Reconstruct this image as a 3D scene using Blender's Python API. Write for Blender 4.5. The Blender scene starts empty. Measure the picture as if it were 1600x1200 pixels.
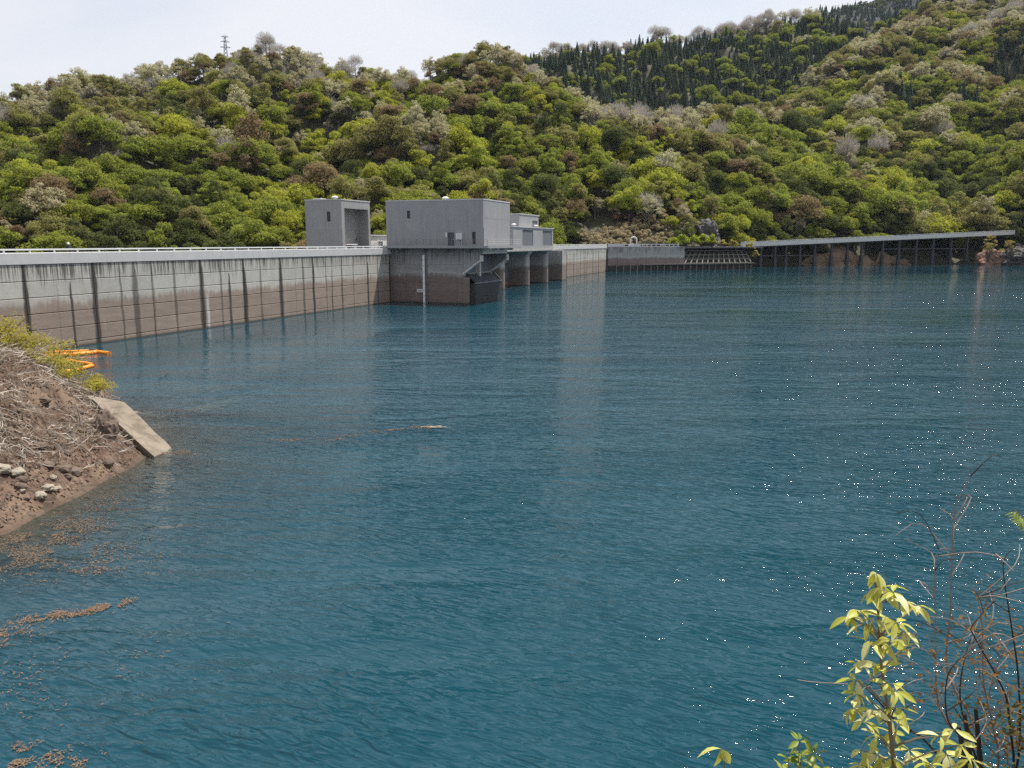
import bpy, bmesh, math, random
import numpy as np
from mathutils import Vector, Matrix, Euler, noise as mnoise

# ------------------------------------------------------------------ camera, sky, sun, exposure
scene = bpy.context.scene
COL = scene.collection
cam_d = bpy.data.cameras.new('camera'); cam = bpy.data.objects.new('camera', cam_d); COL.objects.link(cam)
cam.location = (0, 0, 10); cam.rotation_euler = (math.radians(90 - 10.03), 0, 0)
cam_d.sensor_fit = 'HORIZONTAL'; cam_d.angle = 2 * math.atan(800 / 1250); cam_d.clip_start = .05; cam_d.clip_end = 6000
scene.camera = cam
SUN_AZ, SUN_EL = math.radians(50), math.radians(65)      # azimuth east of +Y
world = bpy.data.worlds.new('World'); scene.world = world; world.use_nodes = True
wt = world.node_tree; wt.nodes.clear()
def wn(t): return wt.nodes.new(t)
w_out = wn('ShaderNodeOutputWorld'); w_bg = wn('ShaderNodeBackground'); w_bg.inputs['Strength'].default_value = .1
w_sky = wn('ShaderNodeTexSky'); w_sky.sky_type = 'NISHITA'; w_sky.sun_disc = False
w_sky.sun_elevation = SUN_EL; w_sky.sun_rotation = SUN_AZ; w_sky.dust_density = 2.5; w_sky.altitude = 500
w_tc = wn('ShaderNodeTexCoord'); w_map = wn('ShaderNodeMapping'); w_map.inputs['Scale'].default_value = (1.0, 1.0, 3.2)
w_no = wn('ShaderNodeTexNoise'); w_no.inputs['Scale'].default_value = 1.7; w_no.inputs['Detail'].default_value = 6; w_no.inputs['Roughness'].default_value = .5; w_no.inputs['Distortion'].default_value = .4
w_mr = wn('ShaderNodeMapRange'); w_mr.inputs[1].default_value = .3; w_mr.inputs[2].default_value = .62; w_mr.inputs[3].default_value = .5; w_mr.inputs[4].default_value = .95
w_mx = wn('ShaderNodeMix'); w_mx.data_type = 'RGBA'; w_mx.inputs[7].default_value = (5.75, 5.8, 6.05, 1)   # thin bright cloud
wl = wt.links.new
wl(w_tc.outputs['Generated'], w_map.inputs['Vector']); wl(w_map.outputs[0], w_no.inputs['Vector']); wl(w_no.outputs[0], w_mr.inputs[0])
wl(w_mr.outputs[0], w_mx.inputs[0]); wl(w_sky.outputs[0], w_mx.inputs[6]); wl(w_mx.outputs[2], w_bg.inputs['Color']); wl(w_bg.outputs[0], w_out.inputs['Surface'])
sun_d = bpy.data.lights.new('sun', 'SUN'); sun_d.energy = 5.0; sun_d.angle = math.radians(.5); sun_d.color = (1, .955, .88)
sun = bpy.data.objects.new('sun', sun_d); COL.objects.link(sun)
sd = Vector((math.sin(SUN_AZ) * math.cos(SUN_EL), math.cos(SUN_AZ) * math.cos(SUN_EL), math.sin(SUN_EL)))
sun.rotation_euler = sd.to_track_quat('Z', 'Y').to_euler(); sun.location = (60, 60, 200)
vs = scene.view_settings; vs.view_transform = 'Standard'; vs.look = 'None'; vs.exposure = 0.62; vs.gamma = 1; vs.use_curve_mapping = False
scene.cycles.use_denoising = False
scene.cycles.sample_clamp_indirect = 3.0; scene.cycles.max_bounces = 6; scene.cycles.transparent_max_bounces = 8
random.seed(7); rng = np.random.default_rng(7)

# ------------------------------------------------------------------ helpers
class Nodes:
    """small wrapper for writing node graphs"""
    def __init__(s, name):
        s.m = bpy.data.materials.new(name); s.m.use_nodes = True; s.t = s.m.node_tree; s.t.nodes.clear()
        s.out = s.t.nodes.new('ShaderNodeOutputMaterial')
    def n(s, typ, props=None, **kw):
        nd = s.t.nodes.new('ShaderNode' + typ)
        for k, v in (props or {}).items(): setattr(nd, k, v)
        for k, v in kw.items():
            key = int(k[1:]) if k[0] == 'i' and k[1:].isdigit() else k.replace('_', ' ')
            s.set(nd.inputs[key], v)
        return nd
    def set(s, sock, v):
        if hasattr(v, 'is_output'): s.t.links.new(v, sock)
        elif hasattr(v, 'outputs'): s.t.links.new(v.outputs[0], sock)
        else:
            if isinstance(v, tuple) and len(v) == 3 and sock.type == 'RGBA': v = (*v, 1)
            sock.default_value = v
    def math(s, op, a, b=0.0, c=None, clamp=False):
        nd = s.t.nodes.new('ShaderNodeMath'); nd.operation = op; nd.use_clamp = clamp
        s.set(nd.inputs[0], a); s.set(nd.inputs[1], b)
        if c is not None: s.set(nd.inputs[2], c)
        return nd.outputs[0]
    def mix(s, fac, a, b, mode='MIX'):
        nd = s.t.nodes.new('ShaderNodeMix'); nd.data_type = 'RGBA'; nd.blend_type = mode
        s.set(nd.inputs[0], fac); s.set(nd.inputs[6], a); s.set(nd.inputs[7], b); return nd.outputs[2]
    def smooth(s, v, lo, hi, a=0.0, b=1.0):
        nd = s.t.nodes.new('ShaderNodeMapRange'); nd.interpolation_type = 'SMOOTHSTEP'
        for i, q in enumerate((v, lo, hi, a, b)): s.set(nd.inputs[i], q)
        return nd.outputs[0]
    def noise(s, vec, scale, detail=3, rough=.55, dist=0.0):
        nd = s.n('TexNoise', None, Scale=scale, Detail=detail, Roughness=rough, Distortion=dist); s.set(nd.inputs['Vector'], vec); return nd.outputs[0]
    def mapped(s, vec, scale=(1, 1, 1), loc=(0, 0, 0), rot=(0, 0, 0)):
        nd = s.n('Mapping'); s.set(nd.inputs['Vector'], vec); nd.inputs['Scale'].default_value = scale; nd.inputs['Location'].default_value = loc; nd.inputs['Rotation'].default_value = rot
        return nd.outputs[0]
    def turned(s, vec, ang, lx, ly):
        nd = s.n('Mapping', {'vector_type': 'TEXTURE'}); s.set(nd.inputs['Vector'], vec); nd.inputs['Rotation'].default_value = (0, 0, ang); nd.inputs['Scale'].default_value = (lx, ly, 1); return nd.outputs[0]
    def coords(s, obj=None):
        nd = s.n('TexCoord'); nd.object = obj; return nd.outputs['Object']
    def worldpos(s): return s.n('NewGeometry').outputs['Position']
    def sep(s, v):
        nd = s.n('SeparateXYZ'); s.set(nd.inputs[0], v); return nd.outputs
    def finish(s, color, rough=.8, bump=None, bstr=.3, bdist=.02, **kw):
        b = s.n('BsdfPrincipled', None, Roughness=rough); s.set(b.inputs['Base Color'], color)
        for k, v in kw.items(): s.set(b.inputs[k.replace('_', ' ')], v)
        if bump is not None:
            bp = s.n('Bump', None, Strength=bstr, Distance=bdist); s.set(bp.inputs['Height'], bump); s.t.links.new(bp.outputs[0], b.inputs['Normal'])
        s.t.links.new(b.outputs[0], s.out.inputs['Surface']); return s.m

def simple(name, col, rough=.7, var=.25, scale=3.0, metallic=0.0):
    k = Nodes(name); nz = k.noise(k.worldpos(), scale, 5)
    c = k.mix(nz, tuple(x * (1 - var) for x in col), tuple(min(1, x * (1 + var)) for x in col))
    return k.finish(c, rough, nz, .2, .02, Metallic=metallic)

class MB:
    def __init__(s): s.v = []; s.f = []
    def add(s, vs, fs):
        o = len(s.v); s.v += [tuple(p) for p in vs]; s.f += [tuple(i + o for i in f) for f in fs]; return s
    def box(s, x0, x1, y0, y1, z0, z1):
        x0, x1 = sorted((x0, x1)); y0, y1 = sorted((y0, y1)); z0, z1 = sorted((z0, z1))
        return s.add([(x0, y0, z0), (x1, y0, z0), (x1, y1, z0), (x0, y1, z0), (x0, y0, z1), (x1, y0, z1), (x1, y1, z1), (x0, y1, z1)],
                     [(3, 2, 1, 0), (4, 5, 6, 7), (0, 1, 5, 4), (1, 2, 6, 5), (2, 3, 7, 6), (3, 0, 4, 7)])
    def prism(s, poly, axis, a, b):
        """polygon extruded along an axis from a to b; poly in the two other axes in order"""
        def P(p, c): return {'x': (c, p[0], p[1]), 'y': (p[0], c, p[1]), 'z': (p[0], p[1], c)}[axis]
        n = len(poly)
        return s.add([P(p, a) for p in poly] + [P(p, b) for p in poly],
                     [tuple(range(n))[::-1], tuple(range(n, 2 * n))] + [(i, (i + 1) % n, n + (i + 1) % n, n + i) for i in range(n)])
    def tube(s, pts, rad, sides=6, caps=True):
        pts = [Vector(p) for p in pts]; rad = rad if hasattr(rad, '__len__') else [rad] * len(pts)
        rings = []; prev = None
        for i, p in enumerate(pts):
            d = (pts[min(i + 1, len(pts) - 1)] - pts[max(i - 1, 0)]).normalized()
            a = prev if prev is not None else (Vector((0, 0, 1)) if abs(d.z) < .9 else Vector((1, 0, 0)))
            u = (a - d * a.dot(d))
            if u.length < 1e-4: u = d.orthogonal()
            u.normalize(); w = d.cross(u); prev = u
            rings.append([p + (u * math.cos(t) + w * math.sin(t)) * rad[i] for t in [2 * math.pi * k / sides for k in range(sides)]])
        vs = [q for r in rings for q in r]; fs = []
        for i in range(len(pts) - 1):
            for k in range(sides):
                fs.append((i * sides + k, i * sides + (k + 1) % sides, (i + 1) * sides + (k + 1) % sides, (i + 1) * sides + k))
        if caps: fs += [tuple(range(sides))[::-1], tuple(range((len(pts) - 1) * sides, len(pts) * sides))]
        return s.add(vs, fs)
    def bar(s, p, q, w, h=None):
        """square bar between two points"""
        p, q = Vector(p), Vector(q); d = (q - p).normalized(); h = h or w
        u = d.cross(Vector((0, 0, 1))) if abs(d.z) < .95 else Vector((1, 0, 0)); u.normalize(); t = u.cross(d)
        c = [u * (w / 2) * a + t * (h / 2) * b for a, b in ((-1, -1), (1, -1), (1, 1), (-1, 1))]
        return s.add([p + k for k in c] + [q + k for k in c], [(3, 2, 1, 0), (4, 5, 6, 7), (0, 1, 5, 4), (1, 2, 6, 5), (2, 3, 7, 6), (3, 0, 4, 7)])
    def mesh(s, name, smooth=False):
        me = bpy.data.meshes.new(name); me.from_pydata(s.v, [], s.f); me.update()
        if smooth: me.shade_smooth()
        return me
def obj(name, mesh, mat, parent=None, loc=(0, 0, 0), rot=(0, 0, 0), smooth=False):
    if isinstance(mesh, MB): mesh = mesh.mesh(name, smooth)
    if mat is not None and not mesh.materials: mesh.materials.append(mat)
    o = bpy.data.objects.new(name, mesh); COL.objects.link(o); o.parent = parent; o.location = loc; o.rotation_euler = rot
    return o
def tag(o, label, cat, group=None):
    o['label'] = label; o['category'] = cat
    if group: o['group'] = group
    return o
def empty(name, loc, rz=0.0, label=None, cat=None, group=None):
    o = bpy.data.objects.new(name, None); COL.objects.link(o); o.location = loc; o.rotation_euler = (0, 0, rz); o.empty_display_size = .3
    return tag(o, label, cat, group) if label else o
def setting(o, kind='structure'): o['kind'] = kind; return o
def quads_mesh(name, P):
    """P: (n,4,3) array of quads"""
    n = len(P); me = bpy.data.meshes.new(name); me.vertices.add(n * 4); me.loops.add(n * 4); me.polygons.add(n)
    me.vertices.foreach_set('co', P.reshape(-1).astype(np.float32)); me.loops.foreach_set('vertex_index', np.arange(n * 4, dtype=np.int32))
    me.polygons.foreach_set('loop_start', np.arange(0, n * 4, 4, dtype=np.int32)); me.update(calc_edges=True); me.validate(); return me
def fbm(x, y, sc, oct=4, seed=0.0):
    return mnoise.fractal(Vector((x / sc + seed, y / sc - seed, seed * .37)), 1.0, 2.0, oct)
def wall_holes(mb, axis, c0, c1, u0, u1, z0, z1, holes):
    """a wall slab between c0..c1 across `axis`, spanning u0..u1 and z0..z1, with rectangular openings (ua,ub,za,zb)"""
    us = sorted({u0, u1, *[h[0] for h in holes], *[h[1] for h in holes]}); zs = sorted({z0, z1, *[h[2] for h in holes], *[h[3] for h in holes]})
    for a, b in zip(us, us[1:]):
        for c, d in zip(zs, zs[1:]):
            um, zm = (a + b) / 2, (c + d) / 2
            if any(h[0] < um < h[1] and h[2] < zm < h[3] for h in holes): continue
            mb.box(*((c0, c1, a, b, c, d) if axis == 'x' else (a, b, c0, c1, c, d)))
    return mb

# the dam's own frame: x runs along the crest, -y points to the lake
DB = np.array([-44.2, 72.7]); DD = np.array([.346, .938]); DD /= np.linalg.norm(DD); DN = np.array([DD[1], -DD[0]])
RZ = math.atan2(DD[1], DD[0])
def W(s, n, z=0.0): q = DB + DD * s + DN * n; return (float(q[0]), float(q[1]), z)

# ------------------------------------------------------------------ terrain
RIDGES = [
 ([(-255, 330, 44), (-228, 370, 59), (-204, 400, 82), (-176, 420, 93), (-152, 425, 95), (-111, 430, 98), (-78, 430, 90), (-37, 440, 95), (-7, 440, 95), (10, 430, 86)], .62),
 ([(10, 430, 86), (41, 410, 67), (63, 392, 52), (70, 365, 40)], .66),
 ([(-111, 405, 92), (-132, 345, 61), (-146, 305, 43), (-153, 265, 28), (-162, 235, 16)], .62),
 ([(-37, 440, 94), (-44, 360, 59), (-47, 300, 30)], .66), ([(10, 430, 86), (0, 350, 46), (-2, 290, 21)], .66),
 ([(160, 520, 68), (107, 450, 70), (79, 380, 44), (58, 325, 24)], .62),
 ([(150, 500, 54), (193, 560, 84), (232, 620, 126), (282, 670, 162), (350, 720, 199), (475, 800, 272), (682, 850, 364)], .62),
 ([(350, 720, 199), (275, 600, 118), (205, 490, 62), (157, 410, 22)], .66), ([(475, 800, 272), (369, 640, 143), (296, 490, 58), (248, 410, 21)], .64),
 ([(682, 850, 364), (363, 500, 96), (262, 380, 24), (260, 330, 7)], .66),
 ([(-11, 700, 151), (44, 720, 168), (115, 760, 182), (181, 800, 199), (250, 830, 216), (317, 860, 226), (363, 880, 200)], .6)]
SHORE = [W(-140, 0)[:2], W(-40, 0)[:2], W(222.6, 0)[:2], (92, 312.6), (103, 337), (238, 386), (232, 356), (262, 318), (330, 270), (560, 240)]
def seg_dist(X, Y, a, b):
    ax, ay = a[0], a[1]; dx, dy = b[0] - ax, b[1] - ay
    t = np.clip(((X - ax) * dx + (Y - ay) * dy) / (dx * dx + dy * dy), 0, 1)
    return np.hypot(X - ax - t * dx, Y - ay - t * dy), t, (X - ax) * dy - (Y - ay) * dx
def terrain_height(X, Y):
    h = np.full(X.shape, -60.0)
    for pts, sl in RIDGES:
        best = np.full(X.shape, -1e3)
        for a, b in zip(pts, pts[1:]):
            d, t, _ = seg_dist(X, Y, a, b); best = np.maximum(best, a[2] + (b[2] - a[2]) * t - sl * d)
        k = 5.0; mx = np.maximum(h, best); h = mx + k * np.log(np.exp((h - mx) / k) + np.exp((best - mx) / k)) - 0.0
    nz = np.array([fbm(x, y, 55, 4, 3.1) for x, y in zip(X.ravel(), Y.ravel())]).reshape(X.shape)
    gl = np.array([abs(fbm(x, y, 62, 3, 13.7)) for x, y in zip(X.ravel(), Y.ravel())]).reshape(X.shape)
    h = h + nz * 6.0 + np.clip(gl * 26 - 6, -6, 9) * np.clip((h + 5) / 40, 0, 1)
    h = np.maximum(h, -14 + nz)
    sd = np.full(X.shape, 1e9); side = np.zeros(X.shape); segn = np.zeros(X.shape)
    for i, (a, b) in enumerate(zip(SHORE, SHORE[1:])):
        d, t, cr = seg_dist(X, Y, a, b); m = d < sd - 1e-9; sd = np.where(m, d, sd); side = np.where(m, cr, side); segn = np.where(m, i, segn)
    lake = np.where(side > 0, sd, -sd)                               # > 0 on the lake side
    h = np.where(lake > -4.5, np.minimum(h, -3 - .4 * np.maximum(lake, 0)), h)
    road = (segn == 2) & (lake < -4.5) & (lake > -11); h = np.where(road, np.clip(h, 7.5, 8.1), h)
    dn = (segn <= 1) & (lake < 0) & (lake > -22); h = np.where(dn, np.minimum(h, -2.0), h); h = np.where((segn <= 1) & (lake <= -22), np.minimum(h, -2 + 1.05 * (-lake - 22)), h)
    shore = (segn >= 3) & (lake < 0); h = np.where(shore, np.minimum(h, -3.0 + .95 * np.maximum(-lake - 2, 0)), h)
    near = (segn == 2) & (lake <= -11); h = np.where(near, np.clip(h, 8.0 + .25 * np.minimum(-lake - 11, 20), 8.0 + .85 * (-lake - 10)), h)
    return h, lake
GX = np.arange(-420, 760, 5.0); GY = np.arange(60, 1010, 5.0)
TX, TY = np.meshgrid(GX, GY); TH, LAKE = terrain_height(TX, TY)
def height_at(x, y):
    x = np.asarray(x, float); y = np.asarray(y, float)
    i = np.clip((x - GX[0]) / 5, 0, len(GX) - 1.001); j = np.clip((y - GY[0]) / 5, 0, len(GY) - 1.001)
    i0 = i.astype(int); j0 = j.astype(int); u = i - i0; v = j - j0
    return (TH[j0, i0] * (1 - u) * (1 - v) + TH[j0, i0 + 1] * u * (1 - v) + TH[j0 + 1, i0] * (1 - u) * v + TH[j0 + 1, i0 + 1] * u * v)
def grid_mesh(name, X, Y, Z):
    ny, nx = X.shape; me = bpy.data.meshes.new(name)
    idx = np.arange(nx * ny).reshape(ny, nx)
    f = np.stack([idx[:-1, :-1], idx[:-1, 1:], idx[1:, 1:], idx[1:, :-1]], -1).reshape(-1, 4)
    me.from_pydata(np.stack([X, Y, Z], -1).reshape(-1, 3).tolist(), [], f.tolist()); me.update(); me.shade_smooth(); return me
k = Nodes('forest_floor'); p = k.worldpos(); nz = k.noise(p, .25, 6)
M_floor = k.finish(k.mix(nz, (.03, .034, .016), (.085, .075, .042)), .95, k.noise(p, 1.2, 5), .6, .4)
setting(obj('hillside_terrain', grid_mesh('hillside_terrain', TX, TY, TH), M_floor))
# far mountain behind the saddle
FX, FY = np.meshgrid(np.arange(100, 2600, 40.0), np.arange(1050, 2600, 40.0))
FD = [(200, 1560, 230), (455, 1500, 333), (552, 1500, 403), (638, 1550, 449), (775, 1600, 502), (1011, 1700, 556), (1700, 1900, 600)]
FH = np.full(FX.shape, -50.0)
for a, b in zip(FD, FD[1:]):
    d, t, _ = seg_dist(FX, FY, a, b); FH = np.maximum(FH, a[2] + (b[2] - a[2]) * t - .6 * d)
FH += np.array([fbm(x, y, 160, 5, 8.2) for x, y in zip(FX.ravel(), FY.ravel())]).reshape(FX.shape) * 22
k = Nodes('far_forest'); p = k.worldpos(); nz = k.noise(p, .09, 6, .7); n2 = k.noise(p, .012, 3)
M_far = k.finish(k.mix(n2, k.mix(nz, (.004, .006, .006), (.016, .020, .016)), k.mix(nz, (.008, .009, .009), (.022, .022, .019))), .95, nz, 1.0, 6.0)
setting(obj('far_mountain', grid_mesh('far_mountain', FX, FY, FH), M_far))

# ------------------------------------------------------------------ left bank and the slope under the camera
LB = [(-75, 18), (-32, 21), (-21, 24.6), (-17.8, 26.6), (-17.4, 31.2), (-17.2, 34.4), (-17.5, 36.8), (-18.5, 39.8), (-21.4, 44.3), (-27, 49), (-35, 52), (-49, 53), (-75, 46)]
def bank_sd(X, Y):
    d = np.full(X.shape, 1e9); ins = np.zeros(X.shape, bool)
    for a, b in zip(LB, LB[1:] + LB[:1]):
        dd, t, c = seg_dist(X, Y, a, b); d = np.minimum(d, dd)
        hit = ((a[1] > Y) != (b[1] > Y)) & (X < (b[0] - a[0]) * (Y - a[1]) / (b[1] - a[1] + 1e-12) + a[0]); ins ^= hit
    return np.where(ins, d, -d)
def bank_h(X, Y):
    d = bank_sd(X, Y); nz = np.array([fbm(x, y, 2.6, 5, 5.5) for x, y in zip(X.ravel(), Y.ravel())]).reshape(X.shape)
    n2 = np.array([fbm(x, y, 9, 3, 1.5) for x, y in zip(X.ravel(), Y.ravel())]).reshape(X.shape)
    dd = d + n2 * .5
    up = np.where(dd < 5.2, dd * .88, 4.58 + (dd - 5.2) * .10) + nz * .5 * np.clip(d * .6, .1, 1)
    return np.where(dd > 0, up, dd * .22 + nz * .05)
BX, BY = np.meshgrid(np.concatenate([np.arange(-75, -34, 1.5), np.arange(-34, -8, .3)]), np.arange(14, 56, .3)); BH = bank_h(BX, BY)
k = Nodes('bank_soil'); p = k.worldpos(); z = k.sep(p)[2]; n1 = k.noise(p, .7, 5); n2 = k.noise(p, 5, 6, .7); n3 = k.noise(k.mapped(p, (1, 1, 1.6)), 2.2, 5, .6, .6)
c = k.mix(k.smooth(n1, .4, .62), (.085, .046, .031), (.15, .10, .068)); c = k.mix(k.smooth(n3, .52, .6, 0, .75), c, (.03, .022, .018)); c = k.mix(k.smooth(n2, .55, .7, 0, .8), c, (.27, .21, .15))
c = k.mix(k.smooth(z, .3, -.05, 0, .65), c, (.05, .034, .022))
M_bank = k.finish(c, .95, n2, .9, .12)
setting(obj('lake_bank', grid_mesh('lake_bank', BX, BY, BH), M_bank))
NX, NY = np.meshgrid(np.arange(-90, 150, 1.5), np.concatenate([np.arange(-60, -1, 4.0), np.arange(-1, 16, .5)]))
NZ = np.where(NY < .8, 8.35 + np.maximum(-NY - 4, 0) * .12, 8.35 - (NY - .8) * .95) + np.array([fbm(x, y, 2.5, 4, 2.2) for x, y in zip(NX.ravel(), NY.ravel())]).reshape(NX.shape) * .12
setting(obj('camera_slope', grid_mesh('camera_slope', NX, NY, NZ), M_bank))

# ------------------------------------------------------------------ water
def xd(y): return -44.2 + .3689 * (y - 72.7) - .25
fx = np.arange(-36, -7.9, .5); fy = np.arange(18, 52.1, .5); WX, WY = np.meshgrid(fx, fy)
wv = [(float(x), float(y), 0.0) for x, y in zip(WX.ravel(), WY.ravel())]; nx_, ny_ = len(fx), len(fy)
wf = [(j * nx_ + i, j * nx_ + i + 1, (j + 1) * nx_ + i + 1, (j + 1) * nx_ + i) for j in range(ny_ - 1) for i in range(nx_ - 1)]
wd = list(np.maximum(-bank_h(WX, WY).ravel(), 0.0))
def wq(*pts):
    o = len(wv)
    for q in pts: wv.append((q[0], q[1], 0.0)); wd.append(20.0)
    wf.append(tuple(range(o, o + len(pts))))
wq((xd(-60), -60), (560, -60), (560, 18), (xd(18), 18)); wq((xd(18), 18), (-36, 18), (-36, 52), (xd(52), 52)); wq((-8, 18), (560, 18), (560, 52), (-8, 52))
wq((xd(52), 52), (560, 52), (560, 281.5), (33, 281.5)); wq((33, 281.5), (560, 281.5), (560, 312.4), (91.7, 312.4)); wq((91.7, 312.4), (560, 312.4), (560, 460), (91.7, 460))
me = bpy.data.meshes.new('lake_water'); me.from_pydata(wv, [], wf); me.update()
at = me.attributes.new('depth', 'FLOAT', 'POINT'); at.data.foreach_set('value', np.array(wd, np.float32))
k = Nodes('lake_water'); p = k.worldpos(); px_, py_, pz_ = k.sep(p)
nn = k.math('ADD', k.math('MULTIPLY', k.math('ADD', px_, 44.2), float(DN[0])), k.math('MULTIPLY', k.math('ADD', py_, -72.7), float(DN[1])))   # metres from the dam face
lee = k.smooth(nn, 1.5, 26, .06, 1.0)
far_calm = k.smooth(py_, 120, 290, 1.0, .07)
gust = k.math('MULTIPLY', k.smooth(k.noise(k.mapped(p, (.012, .05, 1), rot=(0, 0, .12)), 1.0, 4, .55, .5), .36, .6, .4, 1.25), k.smooth(k.noise(k.mapped(p, (.07, .2, 1), rot=(0, 0, .12)), 1.0, 3, .6, .5), .32, .66, .55, 1.3))
amp = k.math('MULTIPLY', k.math('MULTIPLY', lee, far_calm), gust)
def crest(n_): return k.math('SUBTRACT', 1.0, k.math('ABSOLUTE', k.math('SUBTRACT', k.math('MULTIPLY', n_, 2.0), 1.0)))
r0 = k.noise(k.turned(p, -.2, 9, 3.6), 1.0, 2, .5, .4); ra = crest(k.noise(k.turned(p, -.3, 2.2, .85), 1.0, 1, .4, .5))
rb = crest(k.noise(k.turned(p, -.44, .66, .25), 1.0, 1, .4, .5)); rc = k.noise(k.turned(p, -.2, .30, .13), 1.0, 2, .5, .4)
hgt = k.math('ADD', k.math('ADD', k.math('MULTIPLY', r0, .15), k.math('MULTIPLY', ra, .125)), k.math('ADD', k.math('MULTIPLY', rb, .074), k.math('MULTIPLY', rc, .022)))
hgt = k.math('MULTIPLY', hgt, amp)
bp = k.n('Bump', None, Strength=1.0, Distance=1.0); k.set(bp.inputs['Height'], hgt)
patch = k.noise(k.mapped(p, (.02, .05, 1)), 1.0, 3)
wcol = k.mix(patch, (.003, .034, .054), (.0042, .042, .059))
bs = k.n('BsdfPrincipled', None, Roughness=.028, IOR=1.33); k.set(bs.inputs['Base Color'], wcol); k.t.links.new(bp.outputs[0], bs.inputs['Normal'])
tr = k.n('BsdfTransparent', None, Color=(.75, .86, .82)); gl = k.n('BsdfGlossy', None, Roughness=.035); k.t.links.new(bp.outputs[0], gl.inputs['Normal'])
fr = k.n('Fresnel', None, IOR=1.33); k.t.links.new(bp.outputs[0], fr.inputs['Normal'])
clear = k.n('MixShader'); k.set(clear.inputs[0], fr.outputs[0]); k.set(clear.inputs[1], tr.outputs[0]); k.set(clear.inputs[2], gl.outputs[0])
dep = k.n('Attribute', {'attribute_name': 'depth'}).outputs['Fac']
murk = k.math('SUBTRACT', 1.0, k.math('POWER', 2.718, k.math('MULTIPLY', dep, -1.15)))
ms = k.n('MixShader'); k.set(ms.inputs[0], murk); k.set(ms.inputs[1], clear.outputs[0]); k.set(ms.inputs[2], bs.outputs[0]); k.t.links.new(ms.outputs[0], k.out.inputs['Surface'])
setting(obj('lake_water', me, k.m))

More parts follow.
